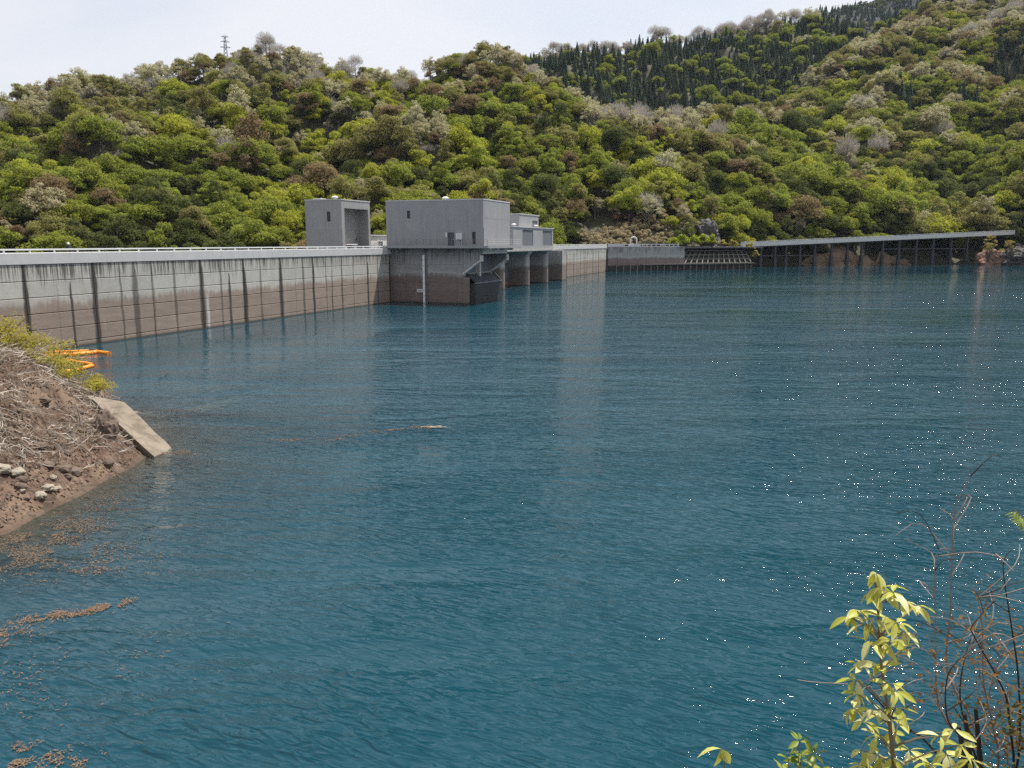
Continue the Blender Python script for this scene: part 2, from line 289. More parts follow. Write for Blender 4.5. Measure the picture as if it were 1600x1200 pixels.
# ------------------------------------------------------------------ dam
dam = empty('dam', W(0, 0, 0), RZ, 'long straight grey concrete dam wall with white railing, brown below its old waterline', 'dam')
def dam_concrete(name, streaks=1.0, joint_stains=True, line=4.7, up=(.45, .44, .405), low=(.275, .215, .175)):
    k = Nodes(name); o = k.coords(dam); u, n_, v = k.sep(o)
    sp = k.n('CombineXYZ'); k.set(sp.inputs[0], k.math('ADD', u, n_)); k.set(sp.inputs[1], v); P = sp.outputs[0]
    big = k.noise(P, .35, 4); fine = k.noise(P, 4.0, 6, .65); med = k.noise(k.mapped(P, (1.2, .5, 1)), 1.0, 5, .6)
    base_u = k.mix(med, tuple(c * .72 for c in up), tuple(c * 1.22 for c in up)); base_l = k.mix(k.noise(k.mapped(P, (.35, 1.6, 1)), 1.3, 5, .6), tuple(c * .68 for c in low), tuple(c * 1.35 for c in low))
    wl_ = k.math('ADD', v, k.math('ADD', k.math('MULTIPLY', k.math('SUBTRACT', big, .5), 1.3), k.math('MULTIPLY', k.math('SUBTRACT', k.noise(k.mapped(P, (2.2, .2, 1), loc=(1, 4, 0)), 1.0, 4), .5), 1.6)))
    col = k.mix(k.smooth(wl_, line - .75, line + .2), base_l, base_u)
    pale = k.math('MULTIPLY', k.smooth(wl_, line - .35, line + .05), k.smooth(wl_, line + .75, line + .25)); col = k.mix(k.math('MULTIPLY', pale, .45), col, (.46, .44, .39))
    # dark run-off streaks from the top
    st = k.noise(k.mapped(P, (5.5, .16, 1)), 1.0, 5, .62); st2 = k.noise(k.mapped(P, (.22, .1, 1), loc=(3, 7, 0)), 1.0, 3)
    top = k.smooth(v, 4.2, 8.0, 0, 1)
    lim = k.math('SUBTRACT', .845, k.math('ADD', k.math('MULTIPLY', top, .24), k.math('MULTIPLY', st2, .26)))
    dark = k.math('MULTIPLY', k.smooth(k.math('SUBTRACT', st, lim), -.05, .10), k.smooth(v, 3.0, 5.2))
    col = k.mix(k.math('MULTIPLY', dark, .85 * streaks), col, (.035, .032, .028))
    wht = k.noise(k.mapped(P, (3.5, .14, 1), loc=(11, 2, 0)), 1.0, 4, .6); col = k.mix(k.smooth(wht, .60, .74, 0, .5), col, (.45, .40, .35))
    if joint_stains:
        wob = k.math('MULTIPLY', k.math('SUBTRACT', k.noise(k.mapped(P, (1.2, .45, 1)), 1.0, 4), .5), .55)
        for off, per, w, ztop, dens in ((.2, 7.55, .50, 8.6, .93), (3.5, 7.55, .20, 8.6, .62), (.6 + 15.1 - .25, 15.1, .42, 7.0, .95), (5.0, 22.65, .22, 6.4, .9), (12.9, 30.2, .5, 8.6, .7)):
            t = k.math('DIVIDE', k.math('SUBTRACT', k.math('ADD', u, wob), off), per); r = k.math('ROUND', t)
            dist = k.math('MULTIPLY', k.math('ABSOLUTE', k.math('SUBTRACT', t, r)), per)
            wn_ = k.n('TexWhiteNoise', {'noise_dimensions': '1D'}); k.set(wn_.inputs['W'], k.math('ADD', r, off)); hs = wn_.outputs['Value']
            wid = k.math('MULTIPLY', w, k.math('MULTIPLY', k.math('ADD', hs, .3), k.smooth(v, ztop, ztop - 3, .5, 1.1)))
            msk = k.math('MULTIPLY', k.smooth(dist, wid, k.math('MULTIPLY', wid, .45)), k.smooth(v, ztop + .1, ztop - .3))
            msk = k.math('MULTIPLY', msk, k.smooth(hs, .08, .3, .35, 1))
            col = k.mix(k.math('MULTIPLY', msk, dens), col, (.026, .023, .02))
        d23 = k.math('ABSOLUTE', k.math('SUBTRACT', k.math('ADD', u, k.math('MULTIPLY', wob, .5)), 23.7)); col = k.mix(k.math('MULTIPLY', k.smooth(d23, .30, .12, 0, .9), k.smooth(v, 4.6, 3.2)), col, (.52, .50, .47))
    oi = k.n('ObjectInfo'); col = k.mix(k.math('MULTIPLY', oi.outputs['Random'], .30), col, k.mix(.5, col, (.06, .055, .05)))
    col = k.mix(k.smooth(v, .28, .05, 0, .8), col, (.03, .025, .02))
    col = k.mix(k.math('MULTIPLY', fine, .35), col, k.mix(.5, col, (.08, .07, .06)))
    return k.finish(col, .9, fine, .5, .03)
M_dam = dam_concrete('dam_concrete'); M_pier = dam_concrete('pier_concrete', .45, False, 4.7, (.40, .398, .388), (.215, .17, .15))
M_block = dam_concrete('intake_concrete', .55, False, 4.9, (.33, .33, .326), (.20, .155, .142))
def grey_concrete(name, col=(.265, .268, .277), var=.22, vert=2.2):
    k = Nodes(name); o = k.coords(dam); u, n_, v = k.sep(o); sp = k.n('CombineXYZ'); k.set(sp.inputs[0], k.math('ADD', u, k.math('MULTIPLY', n_, 1.0))); k.set(sp.inputs[1], v); P = sp.outputs[0]
    a = k.noise(k.mapped(P, (vert, .12, 1)), 1.0, 5, .6); b = k.noise(P, .45, 4); f = k.noise(P, 5, 5, .65)
    c = k.mix(a, tuple(x * (1 - var) for x in col), tuple(x * (1 + var) for x in col)); c = k.mix(k.smooth(b, .5, .72, 0, .35), c, tuple(x * 1.35 for x in col)); c = k.mix(k.smooth(k.noise(k.mapped(P, (3, .1, 1), loc=(5, 5, 0)), 1, 4), .58, .75, 0, .5), c, tuple(x * .55 for x in col))
    return k.finish(c, .85, f, .3, .02)
M_bld = grey_concrete('building_concrete'); M_par = grey_concrete('parapet_concrete', (.44, .44, .445), .16, 1.5); M_panel = grey_concrete('steel_panel', (.125, .135, .155), .12)
M_white = simple('white_paint', (.80, .80, .80), .45, .06); M_dark = simple('dark_steel', (.035, .037, .042), .5, .3); M_void = simple('dark_opening', (.010, .010, .012), .3, .2)
M_rail = simple('grey_paint_and_shaded_rail', (.16, .165, .175), .5, .15); M_galv_and_lit = simple('galvanised_and_sunlit_rail', (.55, .55, .55), .5, .12); M_door = simple('door_paint', (.055, .06, .075), .5, .15); M_road = simple('crest_road', (.10, .10, .10), .9, .2)
M_light = simple('light_concrete', (.55, .54, .52), .85, .1)

def dam_section(s0, s1):
    core = MB().prism([(.12, -9), (.12, 8.28), (7.3, 8.28), (12, -9)], 'x', s0, s1)
    obj('wall_core', core, M_dam, dam)
    par = MB().box(s0, s1, -.07, .30, 8.05, 9.03); obj('parapet', par, M_par, dam)
    obj('parapet', MB().box(s0, s1, 6.9, 7.2, 8.2, 9.0), M_par, dam)
    obj('crest_road', MB().box(s0, s1, .305, 6.8, 8.283, 8.30), M_road, dam)
    rail = MB().box(s0, s1, .02, .20, 9.30, 9.44); obj('top_rail', rail, M_white, dam)
    obj('base_rail', MB().box(s0, s1, .05, .17, 9.034, 9.09), M_white, dam)
    i = math.ceil((s0 - 1.17) / 2.55)
    while 1.17 + 2.55 * i < s1: obj('rail_post', POST, M_white, dam, (1.17 + 2.55 * i, .11, 9.03)); i += 1
    j = math.ceil((s0 - .2) / 7.55) - 1
    while .2 + 7.55 * j < s1 - .5:
        a = max(s0, .2 + 7.55 * j); b = min(s1, .2 + 7.55 * (j + 1))
        for half in (0,):
            w = b - a
            for zi, zz in enumerate(LIFTS):
                key = (round(w, 2), zi)
                if key not in BLK: BLK[key] = block_mesh(w - .035, zz[1] - zz[0] - .07)
                obj('concrete_block', BLK[key], M_dam, dam, (a + w * half + .017, 0, zz[0] + .035))
        j += 1
POST = MB().box(-.06, .06, -.06, .06, 0, .28).mesh('rail_post')
LIFTS = [(-1.0, .5), (.5, 2.0), (2.0, 3.5), (3.5, 5.0), (5.0, 6.5), (6.5, 8.02)]; BLK = {}
def block_mesh(w, h):
    c = .025
    return MB().add([(0, .13, 0), (w, .13, 0), (w, .13, h), (0, .13, h), (0, .025, 0), (w, .025, 0), (w, .025, h), (0, .025, h), (c, 0, c), (w - c, 0, c), (w - c, 0, h - c), (c, 0, h - c)],
                    [(0, 1, 5, 4), (1, 2, 6, 5), (2, 3, 7, 6), (3, 0, 4, 7), (4, 5, 9, 8), (5, 6, 10, 9), (6, 7, 11, 10), (7, 4, 8, 11), (8, 9, 10, 11)]).mesh('concrete_block')
dam_section(-37.55, 68.5); dam_section(158.0, 222.8)
# crest under the tower and the gates, without blocks
obj('wall_core', MB().prism([(.3, -9), (.3, 8.02), (7.3, 8.28), (12, -9)], 'x', 68.5, 158), M_dam, dam)
# spillway piers
for s in (110.5, 127.0, 141.5):
    q = [(s - 1.1, .3), (s - 1.1, -3.7)] + [(s - 1.1 * math.cos(t), -3.7 - .9 * math.sin(t)) for t in [math.pi * i / 8 for i in range(1, 8)]] + [(s + 1.1, -3.7), (s + 1.1, .3)]
    pr = obj('spillway_pier', MB().prism(q, 'z', -9, 7.3), M_pier, dam)
    obj('pier_head', MB().add([(s - 1.1, .3, 7.3), (s + 1.1, .3, 7.3), (s + 1.1, -4.55, 7.3), (s - 1.1, -4.55, 7.3), (s - 2.1, .3, 8.05), (s + 2.1, .3, 8.05), (s + 2.1, -5.0, 8.05), (s - 2.1, -5.0, 8.05)],
        [(0, 1, 5, 4), (1, 2, 6, 5), (2, 3, 7, 6), (3, 0, 4, 7), (4, 5, 6, 7), (3, 2, 1, 0)]), M_pier, dam)
obj('end_pier', MB().box(154.2, 157.9, .3, -4.5, -9, 7.9), M_pier, dam)
for a, b in ((83, 109.4), (111.6, 125.9), (128.1, 140.4), (142.6, 154.2)):
    gp = [(.9 - .9 * math.sin(t * math.pi), -1 + 8.2 * t) for t in [i / 8 for i in range(9)]]
    obj('spillway_gate', MB().prism(gp + [(1.6, 7.2), (1.6, -1)], 'x', a, b), M_panel, dam)
obj('gate_deck', MB().box(83, 152.5, .3, -5.6, 8.06, 8.34), M_pier, dam)

# hoist house above the gates
hh = empty('hoist_house', W(129.6, 5.0, 8.34), RZ, 'low grey hoist house with dull metal panels above the spillway piers', 'building')
w_ = MB(); wall_holes(w_, 'y', 0, .35, -14.6, 14.8, 0, 5.0, [(-8.6, -1.2, .9, 4.5), (6.2, 13.6, .9, 4.5)]); obj('front_wall', w_, M_bld, hh)
obj('end_wall', MB().box(-14.6, -14.3, .36, 7, 0, 4.99), M_bld, hh); obj('end_wall', MB().box(14.5, 14.8, .36, 7, 0, 4.99), M_bld, hh); obj('roof', MB().box(-14.75, 14.95, -.12, 7.2, 5.005, 5.2), M_par, hh); obj('rear_wall', MB().box(-14.2, 14.4, 6.7, 7, 0, 4.99), M_bld, hh)
for a, b in ((-8.6, -1.2), (6.2, 13.6)):
    for i in range(4): obj('metal_panel', MB().box(a + i * 1.85 + .02, a + (i + 1) * 1.85 - .02, .12, .2, .9, 4.5), M_panel, hh)
def roof_vent(parent, x, y, z, r=.45, h=.5):
    v = MB().tube([(x, y, z), (x, y, z + h)], [r * .6, r * .6], 10); v.tube([(x, y, z + h), (x, y, z + h + .12), (x, y, z + h + .3)], [r * 1.15, r * 1.15, r * .55], 12); return obj('roof_vent', v, M_galv_and_lit, parent)
roof_vent(hh, -11, 1.2, 5.2, .5, .35); roof_vent(hh, 4.5, 1.2, 5.2, .5, .35)
rb_ = empty('stair_tower', W(131, 1.5, 8.3), RZ, 'small grey rooftop block with dark louvre behind the low hoist house', 'building')
w_ = MB(); wall_holes(w_, 'y', -1.6, -1.3, -7, 7.2, 0, 8.1, [(2.5, 6.4, 5.2, 6.9)]); w_.box(-7, -6.7, -1.29, 4, 0, 8.1).box(6.9, 7.2, -1.29, 4, 0, 8.1).box(-6.69, 6.89, 3.7, 4, 0, 8.1); obj('wall', w_, M_bld, rb_)
obj('roof', MB().box(-7.1, 7.3, -1.7, 4.1, 8.105, 8.3), M_par, rb_); obj('louvre', MB().box(2.5, 6.4, -1.45, -1.35, 5.2, 6.9), M_panel, rb_)

# ------------------------------------------------------------------ intake tower (block in the water, deck, control building)
tw = empty('intake_tower', W(69, 0, 0), RZ, 'big windowless concrete control building on an intake block standing in the lake', 'building')
Z0 = 9.45
blk = MB().box(.0, 12.8, .3, -13.1, -9, 9.055); obj('block_core', blk, M_block, tw)
for zi, (za, zb) in enumerate([(-1.2, .35), (.35, 1.9), (1.9, 3.4), (3.4, 4.9), (4.9, 6.4), (6.4, 7.9), (7.9, 8.93)]):   # lifts of the front face, joint at a third
    for a, b in ((0.15, 2.6), (2.6, 5.2), (5.2, 12.0)):
        m = MB().box(-.06, .05, -a - .02, -b + .02, za + .02, zb - .015); obj('concrete_block', m, M_block, tw)
    obj('concrete_block', MB().box(-.06, .05, -12.02, -13.1, za + .02, zb - .015), M_block, tw)
for s in (0.0, 11.9):
    obj('corbel_wall', MB().prism([(-13.05, 5.0), (-16.1, 7.25), (-16.1, 8.95), (-13.05, 8.95)], 'x', s + .02, s + .62), M_block, tw)
    obj('diagonal_beam', MB().prism([(-13.02, 4.72), (-16.05, 6.95), (-16.4, 6.95), (-16.4, 7.95), (-16.12, 7.95), (-16.12, 7.24), (-13.02, 5.02)], 'x', s - .12, s + .74), M_light, tw)
obj('deck_beam', MB().box(.75, 11.8, -15.9, -16.35, 8.15, 8.7), M_light, tw)
obj('column', MB().box(5.6, 6.3, -13.12, -13.7, 4.0, 8.9), M_light, tw)
obj('recess_shade', MB().box(1.4, 5.2, -13.05, -13.13, 5.0, 8.9), M_panel, tw); obj('recess_shade', MB().box(6.6, 11.6, -13.05, -13.13, 5.0, 8.9), M_panel, tw)  # dark flat sheets stand in for the shade of the side recess
obj('corner_pilaster', MB().box(-.15, .75, -13.12, -13.95, -2, 4.3), M_pier, tw)
box_ = MB().prism([(-13.12, -3), (-15.0, -3), (-15.0, 3.25), (-13.12, 3.25)], 'x', .85, 12.6); sc_ = obj('screen_box', box_, M_dark, tw)
obj('box_rim', MB().box(.75, 12.7, -14.8, -15.1, 3.26, 3.45), M_rail, tw)
obj('sloping_screen', MB().prism([(-13.12, 4.75), (-14.78, 3.42), (-14.78, 3.32), (-13.12, 4.65)], 'x', 1.2, 12.3), M_panel, tw)
for i in range(18): obj('screen_bar', MB().prism([(-13.12, 4.84), (-14.78, 3.51), (-14.78, 3.42), (-13.12, 4.75)], 'x', 1.3 + i * .63, 1.36 + i * .63), M_dark, tw)
for s in (.95, 12.4): obj('screen_strut', MB().bar((s, -13.1, 5.2), (s, -14.95, 3.5), .22), M_dark, tw)
# deck slab with brackets and railing
obj('deck_slab', MB().prism([(-1.7, 1.0), (-1.7, -18.2), (14.2, -18.2), (14.2, 1.0)], 'z', 9.06, Z0), M_rail, tw)
obj('deck_edge', MB().box(-1.76, -1.71, 1.0, -18.26, 9.08, Z0 + .04), M_bld, tw); obj('deck_edge', MB().box(-1.7, 14.2, -18.21, -18.27, 9.08, Z0 + .04), M_bld, tw)
for n in (2.2, 6.3, 10.4, 14.3): obj('bracket', MB().prism([(-1.5, 9.05), (-.05, 9.05), (-.05, 8.4), (-.5, 8.4)], 'y', -n - .22, -n + .22), M_rail, tw)
for s in (1.2, 4.6, 8.0, 11.4): obj('bracket', MB().box(s - .35, s + .35, -15.4, -17.6, 8.72, 9.05), M_light, tw)  # side brackets paler than the front ones, sunlight put into the colour
def railing(parent, p, q, h, mat, post=1.25, rails=3, r=.025):
    p, q = Vector(p), Vector(q); L = (q - p).length; n = max(1, round(L / post))
    for i in range(rails): obj('handrail', MB().bar(p + Vector((0, 0, h * (i + 1) / rails)), q + Vector((0, 0, h * (i + 1) / rails)), r * 1.6), mat, parent)
    for i in range(n + 1): obj('rail_post', MB().bar(p.lerp(q, i / n), p.lerp(q, i / n) + Vector((0, 0, h)), r * 2), mat, parent)
railing(tw, (-1.6, -.4, Z0), (-1.6, -18.1, Z0), 1.1, M_rail); railing(tw, (-1.6, -18.1, Z0), (14.1, -18.1, Z0), 1.1, M_galv_and_lit)  # front rail dark, side rail pale: shade and sun put into the colour
# stair from the crest up to the deck
for i in range(7): obj('stair_tread', MB().box(-1.65, -.75, 1.05 + (6 - i) * .30, 1.0 + .05 + (7 - i) * .30, 8.3 + i * .165, 8.36 + i * .165), M_rail, tw)
for x in (-1.68, -.72): obj('stair_stringer', MB().bar((x, 3.2, 8.25), (x, .9, 9.4), .08, .34), M_rail, tw)
railing(tw, (-1.66, 3.2, 8.35), (-1.66, .9, 9.5), 1.0, M_rail, .8)
obj('stair_panel', MB().prism([(3.4, 7.9), (3.4, 8.5), (.9, 9.5), (.9, 9.06), (2.6, 7.9)], 'x', -1.8, -1.72), M_rail, tw)
# control building
B0, B1, N0, N1, ZT = 0.0, 12.2, -1.0, 16.75, 16.95
def nf(f): return -(N0 + (N1 - N0) * f)
front = MB(); hol = [(nf(.258), nf(.224), 13.95, 15.2), (nf(.708), nf(.642), Z0 + .02, 11.62), (nf(.922), nf(.887), Z0 + .25, 11.7)]
JZ = 13.85
for za, zb in ((Z0 + .005, JZ - .02), (JZ + .02, ZT - .2)):
    f_ = MB(); wall_holes(f_, 'x', B0, B0 + .4, -N1, -N0, za, zb, [h for h in hol if h[2] >= za - .1 and h[3] <= zb + .1]); obj('front_wall', f_, M_bld, tw)
    obj('side_wall', MB().box(B0 + .41, B1, -N1, -N1 + .4, za, zb), M_bld, tw); obj('rear_wall', MB().box(B1 - .4, B1, -N1 + .41, -N0 - .41, za, zb), M_bld, tw); obj('end_wall', MB().box(B0 + .41, B1, -N0 - .4, -N0, za, zb), M_bld, tw)
obj('joint_strip', MB().box(B0 + .03, B1 - .03, -N1 + .03, -N0 - .03, JZ - .021, JZ + .021), M_light, tw)
obj('roof', MB().box(B0 - .04, B1 + .04, -N1 - .04, -N0 + .04, ZT - .195, ZT), M_par, tw)
obj('window', MB().box(B0 + .2, B0 + .26, hol[0][0], hol[0][1], 13.95, 15.2), M_void, tw); obj('window', MB().box(B0 + .2, B0 + .26, hol[2][0], hol[2][1], Z0 + .25, 11.7), M_void, tw)
dr = obj('door', MB().box(B0 + .12, B0 + .2, hol[1][0], hol[1][1], Z0 + .02, 11.62), M_door, tw); obj('door_handle', MB().box(B0 + .06, B0 + .118, hol[1][0] + .12, hol[1][0] + .2, 10.4, 10.6), M_galv_and_lit, dr)
for zz in (9.95, 10.7): obj('door_panel', MB().box(B0 + .095, B0 + .119, hol[1][0] + .25, hol[1][1] - .25, zz, zz + .6), M_door, dr)
obj('wall_sign', MB().box(B0 - .05, B0 - .005, nf(.632), nf(.622), 10.9, 11.6), M_white, tw)
hb = obj('meter_box', MB().box(B0 - .55, B0 - .03, nf(.79), nf(.738), 10.45, 11.45), M_white, tw); obj('box_door', MB().box(B0 - .58, B0 - .552, nf(.785), nf(.743), 10.5, 11.4), M_galv_and_lit, hb)
for f in (.745, .765, .785): obj('pipe', MB().tube([(B0 - .3, nf(f), Z0), (B0 - .3, nf(f), 10.45)], .045, 6), M_galv_and_lit, tw)
obj('downpipe', MB().tube([(B0 + .25, -N1 - .09, Z0), (B0 + .25, -N1 - .09, 12.6)], .07, 8), M_white, tw)
roof_vent(tw, 3, nf(.545), ZT, .5, .3)
# staff gauge on the block's front
gz = empty('staff_gauge', W(68.9, 6.2, 0), RZ, 'tall white water level gauge with black graduations on the intake block', 'gauge')
obj('board', MB().box(-.10, -.045, .05, .42, -2, 7.95), M_white, gz)
for i in range(40):
    z = .1 + i * .2; m = i % 5 == 0
    obj('graduation', MB().box(-.09, -.05, -.55 if m else -.36, .045, z, z + (.10 if m else .085)), M_void, gz)
    if m: obj('graduation', MB().box(-.115, -.102, .12, .30, z, z + .10), M_void, gz)
obj('back_plate', MB().box(-.045, -.03, -.4, .06, 0, 7.95), M_bld, gz)
pl = obj('number_plate', MB().box(-.12, -.05, .5, 1.5, 1.75, 2.28), M_white, gz)
def lettering(text, size, mat, parent, loc, rot):
    cu = bpy.data.curves.new('lettering', 'FONT'); cu.body = text; cu.size = size; cu.extrude = .01; cu.align_x = 'CENTER'; cu.align_y = 'CENTER'
    t_ = bpy.data.objects.new('lettering', cu); COL.objects.link(t_); dg = bpy.context.evaluated_depsgraph_get(); me = bpy.data.meshes.new_from_object(t_.evaluated_get(dg)); bpy.data.objects.remove(t_)
    return obj('lettering', me, mat, parent, loc, rot)
lettering('560', .52, M_void, pl, (-.128, 1.0, 2.015), (math.pi / 2, 0, -math.pi / 2))

# ------------------------------------------------------------------ gatehouse behind the crest
gh = empty('gate_house', W(66.4, -8.0, 8.0), RZ, 'tall grey concrete gatehouse with a recessed bay, behind the dam railing', 'building')
L_, D_, HT = 9.4, 7.2, 9.05
w_ = MB(); rec = (.9, 8.75, -.2, 7.75)
wall_holes(w_, 'y', 0, 1.9, 0, L_, -.2, HT, [rec]); obj('front_frame', w_, M_bld, gh)
bk = [(1.05, 1.55, 2.35, 2.95), (7.6, 8.1, 2.35, 2.95), (1.1, 1.6, .1, 1.35), (7.6, 8.1, .1, 1.35), (2.3, 6.1, -.2, 1.55)]
w_ = MB(); wall_holes(w_, 'y', 1.905, 2.15, .2, L_ - .2, -.2, 7.9, bk); obj('bay_wall', w_, M_bld, gh); obj('joint_strip', MB().box(.95, 8.7, 1.87, 1.904, 4.5, 4.56), M_par, gh)
for h in bk: obj('window', MB().box(h[0], h[1], 2.3, 2.35, h[2], h[3]), M_void, gh)
obj('door_canopy', MB().box(2.1, 6.3, .9, 1.9, 1.58, 1.75), M_white, gh); obj('door_jamb', MB().box(6.12, 6.3, 1.2, 1.9, -.2, 1.575), M_white, gh)
for i in range(4): obj('door_bar', MB().box(2.9 + i * .8, 3.15 + i * .8, 2.0, 2.1, -.2, .95), M_light, gh)
w_ = MB(); wall_holes(w_, 'x', 0, .4, 1.905, D_, -.2, HT, [(2.2, 2.9, 5.5, 7.15)]); obj('side_wall', w_, M_bld, gh); obj('window', MB().box(.2, .26, 2.2, 2.9, 5.5, 7.15), M_void, gh)
obj('joint_strip', MB().box(-.02, .0, .02, D_, 4.4, 4.45), M_par, gh)
obj('rear_wall', MB().box(.41, L_, D_ - .4, D_, -.2, HT), M_bld, gh); obj('end_wall', MB().box(L_ - .4, L_, 1.905, D_ - .41, -.2, HT), M_bld, gh); obj('roof', MB().box(-.06, L_ + .06, -.06, D_ + .06, HT + .005, HT + .18), M_par, gh)
roof_vent(gh, 1.6, 2.2, HT + .18, .5, .3); obj('roof_hatch', MB().box(.5, 2.3, 4.4, 5.8, HT + .18, HT + .4), M_par, gh)
lr = empty('annex_room', W(76.3, -8.6, 8.0), RZ, 'low flat-roofed concrete annex with one framed window beside the tall gatehouse', 'building')
w_ = MB(); wall_holes(w_, 'y', 0, .3, 0, 6.5, -.2, 3.2, [(3.1, 4.9, .35, 2.2)]); w_.box(0, .3, .305, 5, -.2, 3.2).box(6.2, 6.5, .305, 5, -.2, 3.2).box(.3, 6.2, 4.7, 5, -.2, 3.2); obj('wall', w_, M_light, lr)
obj('roof', MB().box(-.15, 6.65, -.2, 5.1, 3.205, 3.4), M_par, lr); wi = obj('window', MB().box(3.1, 4.9, .2, .25, .35, 2.2), M_void, lr)
fr_ = MB(); wall_holes(fr_, 'y', -.04, -.004, 2.95, 5.05, .2, 2.35, [(3.1, 4.9, .35, 2.2)]); obj('window_frame', fr_, M_white, wi); obj('blind', MB().box(3.5, 4.7, .15, .19, .4, 2.0), M_light, wi)
pole = MB().tube([(0, 0, 0), (-.45, 0, 1.45)], .05, 8); mp = tag(obj('marker_pole', pole, simple('red_paint', (.45, .03, .04), .5, .1), None, W(62.3, -4.5, 8.3), (0, 0, RZ)), 'leaning red marker pole on the dam crest before the gatehouse', 'pole')
obj('white_band', MB().tube([(-.20, 0, .64), (-.27, 0, .87)], .056, 8), M_white, mp)

# ------------------------------------------------------------------ abutment wall and crib-work slope at the far end of the dam
RA = math.atan2(31.1, 58.8)
ab = empty('abutment_wall', (33.3, 281.5, 0), RA, 'dark streaked abutment wall turning away from the far end of the dam', 'wall')
obj('wall_face', MB().box(.1, 34, 0, 1.2, -6, 8.55), M_block, ab); obj('crest_road', MB().box(-6, 74, 1.0, 12, 7.9, 8.3), M_road, ab)
for a, b in ((.1, 6.5), (11.0, 14.0)): obj('parapet', MB().box(a, b, .05, .35, 8.56, 9.55), M_light, ab)
obj('guard_rail', MB().box(6.5, 11, .1, .28, 9.3, 9.5), M_white, ab); obj('guard_rail', MB().box(14, 31.5, .1, .28, 9.3, 9.5), M_white, ab); obj('kerb', MB().box(6.5, 31.5, .02, .4, 8.56, 8.75), M_light, ab)
for i in range(13): obj('rail_post', MB().box(6.9 + i * 2, 7.05 + i * 2, .12, .26, 8.75, 9.3), M_white, ab)
for t_ in (4.2, 8.4, 12.6, 16.8, 21, 25.2): obj('buttress', MB().box(t_, t_ + .35, -.12, -.002, 2.6, 8.5), M_pier, ab)
cr = empty('crib_slope', (33.3, 281.5, 0), RA, 'sloping concrete crib lattice filled with dark rock beside the abutment wall', 'retaining wall')
M_rockdark = simple('dark_rock', (.035, .032, .028), .95, .5, .8); M_crib = simple('crib_concrete', (.16, .15, .13), .9, .25, 1.5)
obj('rock_fill', MB().add([(17, -.1, 2.0), (67, -.1, 2.0), (67.5, 5.4, 8.4), (30, 5.4, 8.4), (17, 1.6, -4), (67, 1.6, -4), (67.5, 9, -4), (30, 9, -4)], [(0, 1, 2, 3), (0, 4, 5, 1), (1, 5, 6, 2), (2, 6, 7, 3), (3, 7, 4, 0)]), M_rockdark, cr)
for i in range(19):
    f = i / 18; obj('crib_rib', MB().bar((17.5 + f * 49, -.45, 2.3), (30 + f * 37, 5.1, 8.5), .34, .36), M_crib, cr)
for j in range(5):
    f = j / 4; obj('crib_beam', MB().bar((17.5 + 12.5 * f, -.5 + 5.55 * f, 2.35 + 6.15 * f), (66.5 + .5 * f, -.5 + 5.55 * f, 2.35 + 6.15 * f), .30, .32), M_crib, cr)
obj('berm_beam', MB().box(14, 67.5, -1.3, -.55, 2.05, 2.45), M_crib, cr); obj('berm_wall', MB().box(.3, 67.2, -.5, -.15, -6, 2.04), M_rockdark, cr)
for i in range(22): obj('berm_rib', MB().box(3 + i * 3, 3.28 + i * 3, -.95, -.502, -3, 2.04 if i > 3 else 2.5), M_crib, cr)
ar = [(-1.15, 0, 0)] + [(-1.15 * math.cos(t), 0, 1.35 + 1.15 * math.sin(t)) for t in [math.pi * i / 12 for i in range(13)]] + [(1.15, 0, 0)]
e_ = (math.cos(RA), math.sin(RA)); c_ = (33.3 + 12.3 * e_[0] - 2.0 * e_[1], 281.5 + 12.3 * e_[1] + 2.0 * e_[0], 8.3)
arch = tag(obj('arch_monument', MB().tube([(x, y, z + 1.1) for x, y, z in ar], .26, 8), M_light, None, c_, (0, 0, .1), True), 'small pale horseshoe arch standing on the far end of the crest', 'arch')
obj('plinth', MB().box(-1.7, 1.7, -.6, .6, 0, 1.12), M_light, arch)

# ------------------------------------------------------------------ lakeside bridge on columns
bx0, by0, bx1, by1 = 97, 333, 236, 382.4; BL = math.hypot(bx1 - bx0, by1 - by0); BA = math.atan2(by1 - by0, bx1 - bx0)
br = empty('lakeside_bridge', (bx0, by0, 0), BA, 'long viaduct with pale deck edge on dark columns along the far shore', 'bridge')
def dz(t): return 10.2 + 5.4 * t / BL
def sloped(t0, t1, y0, y1, a, b):
    return MB().add([(t0, y0, dz(t0) + a), (t1, y0, dz(t1) + a), (t1, y1, dz(t1) + a), (t0, y1, dz(t0) + a), (t0, y0, dz(t0) + b), (t1, y0, dz(t1) + b), (t1, y1, dz(t1) + b), (t0, y1, dz(t0) + b)],
                    [(3, 2, 1, 0), (4, 5, 6, 7), (0, 1, 5, 4), (1, 2, 6, 5), (2, 3, 7, 6), (3, 0, 4, 7)])
obj('deck', sloped(-4, BL, 0, 12, -1.3, -.75), M_rail, br); obj('girder', sloped(-4, BL, .6, 1.2, -2.3, -1.31), M_dark, br); obj('girder', sloped(-4, BL, 10.2, 10.8, -2.3, -1.31), M_dark, br)
i = 0
while -4 + i * 9.4 < BL - 1: obj('edge_beam', sloped(-4 + i * 9.4 + .06, min(-4 + (i + 1) * 9.4, BL) - .03, -.3, -.01, -1.9, -.2), M_light, br); i += 1
obj('guard_rail', sloped(-4, BL, -.22, -.06, .0, .16), M_white, br)
i = 0
while -3 + i * 3 < BL: obj('rail_post', sloped(-3 + i * 3, -2.86 + i * 3, -.2, -.08, -.2, 0), M_white, br); i += 1
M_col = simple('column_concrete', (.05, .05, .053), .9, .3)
CT = [6.9, 13.9, 19.4, 26.6, 34.2, 43, 51.5, 59.1, 70.8, 79.9, 89.8, 99.5, 110.2, 119.9]
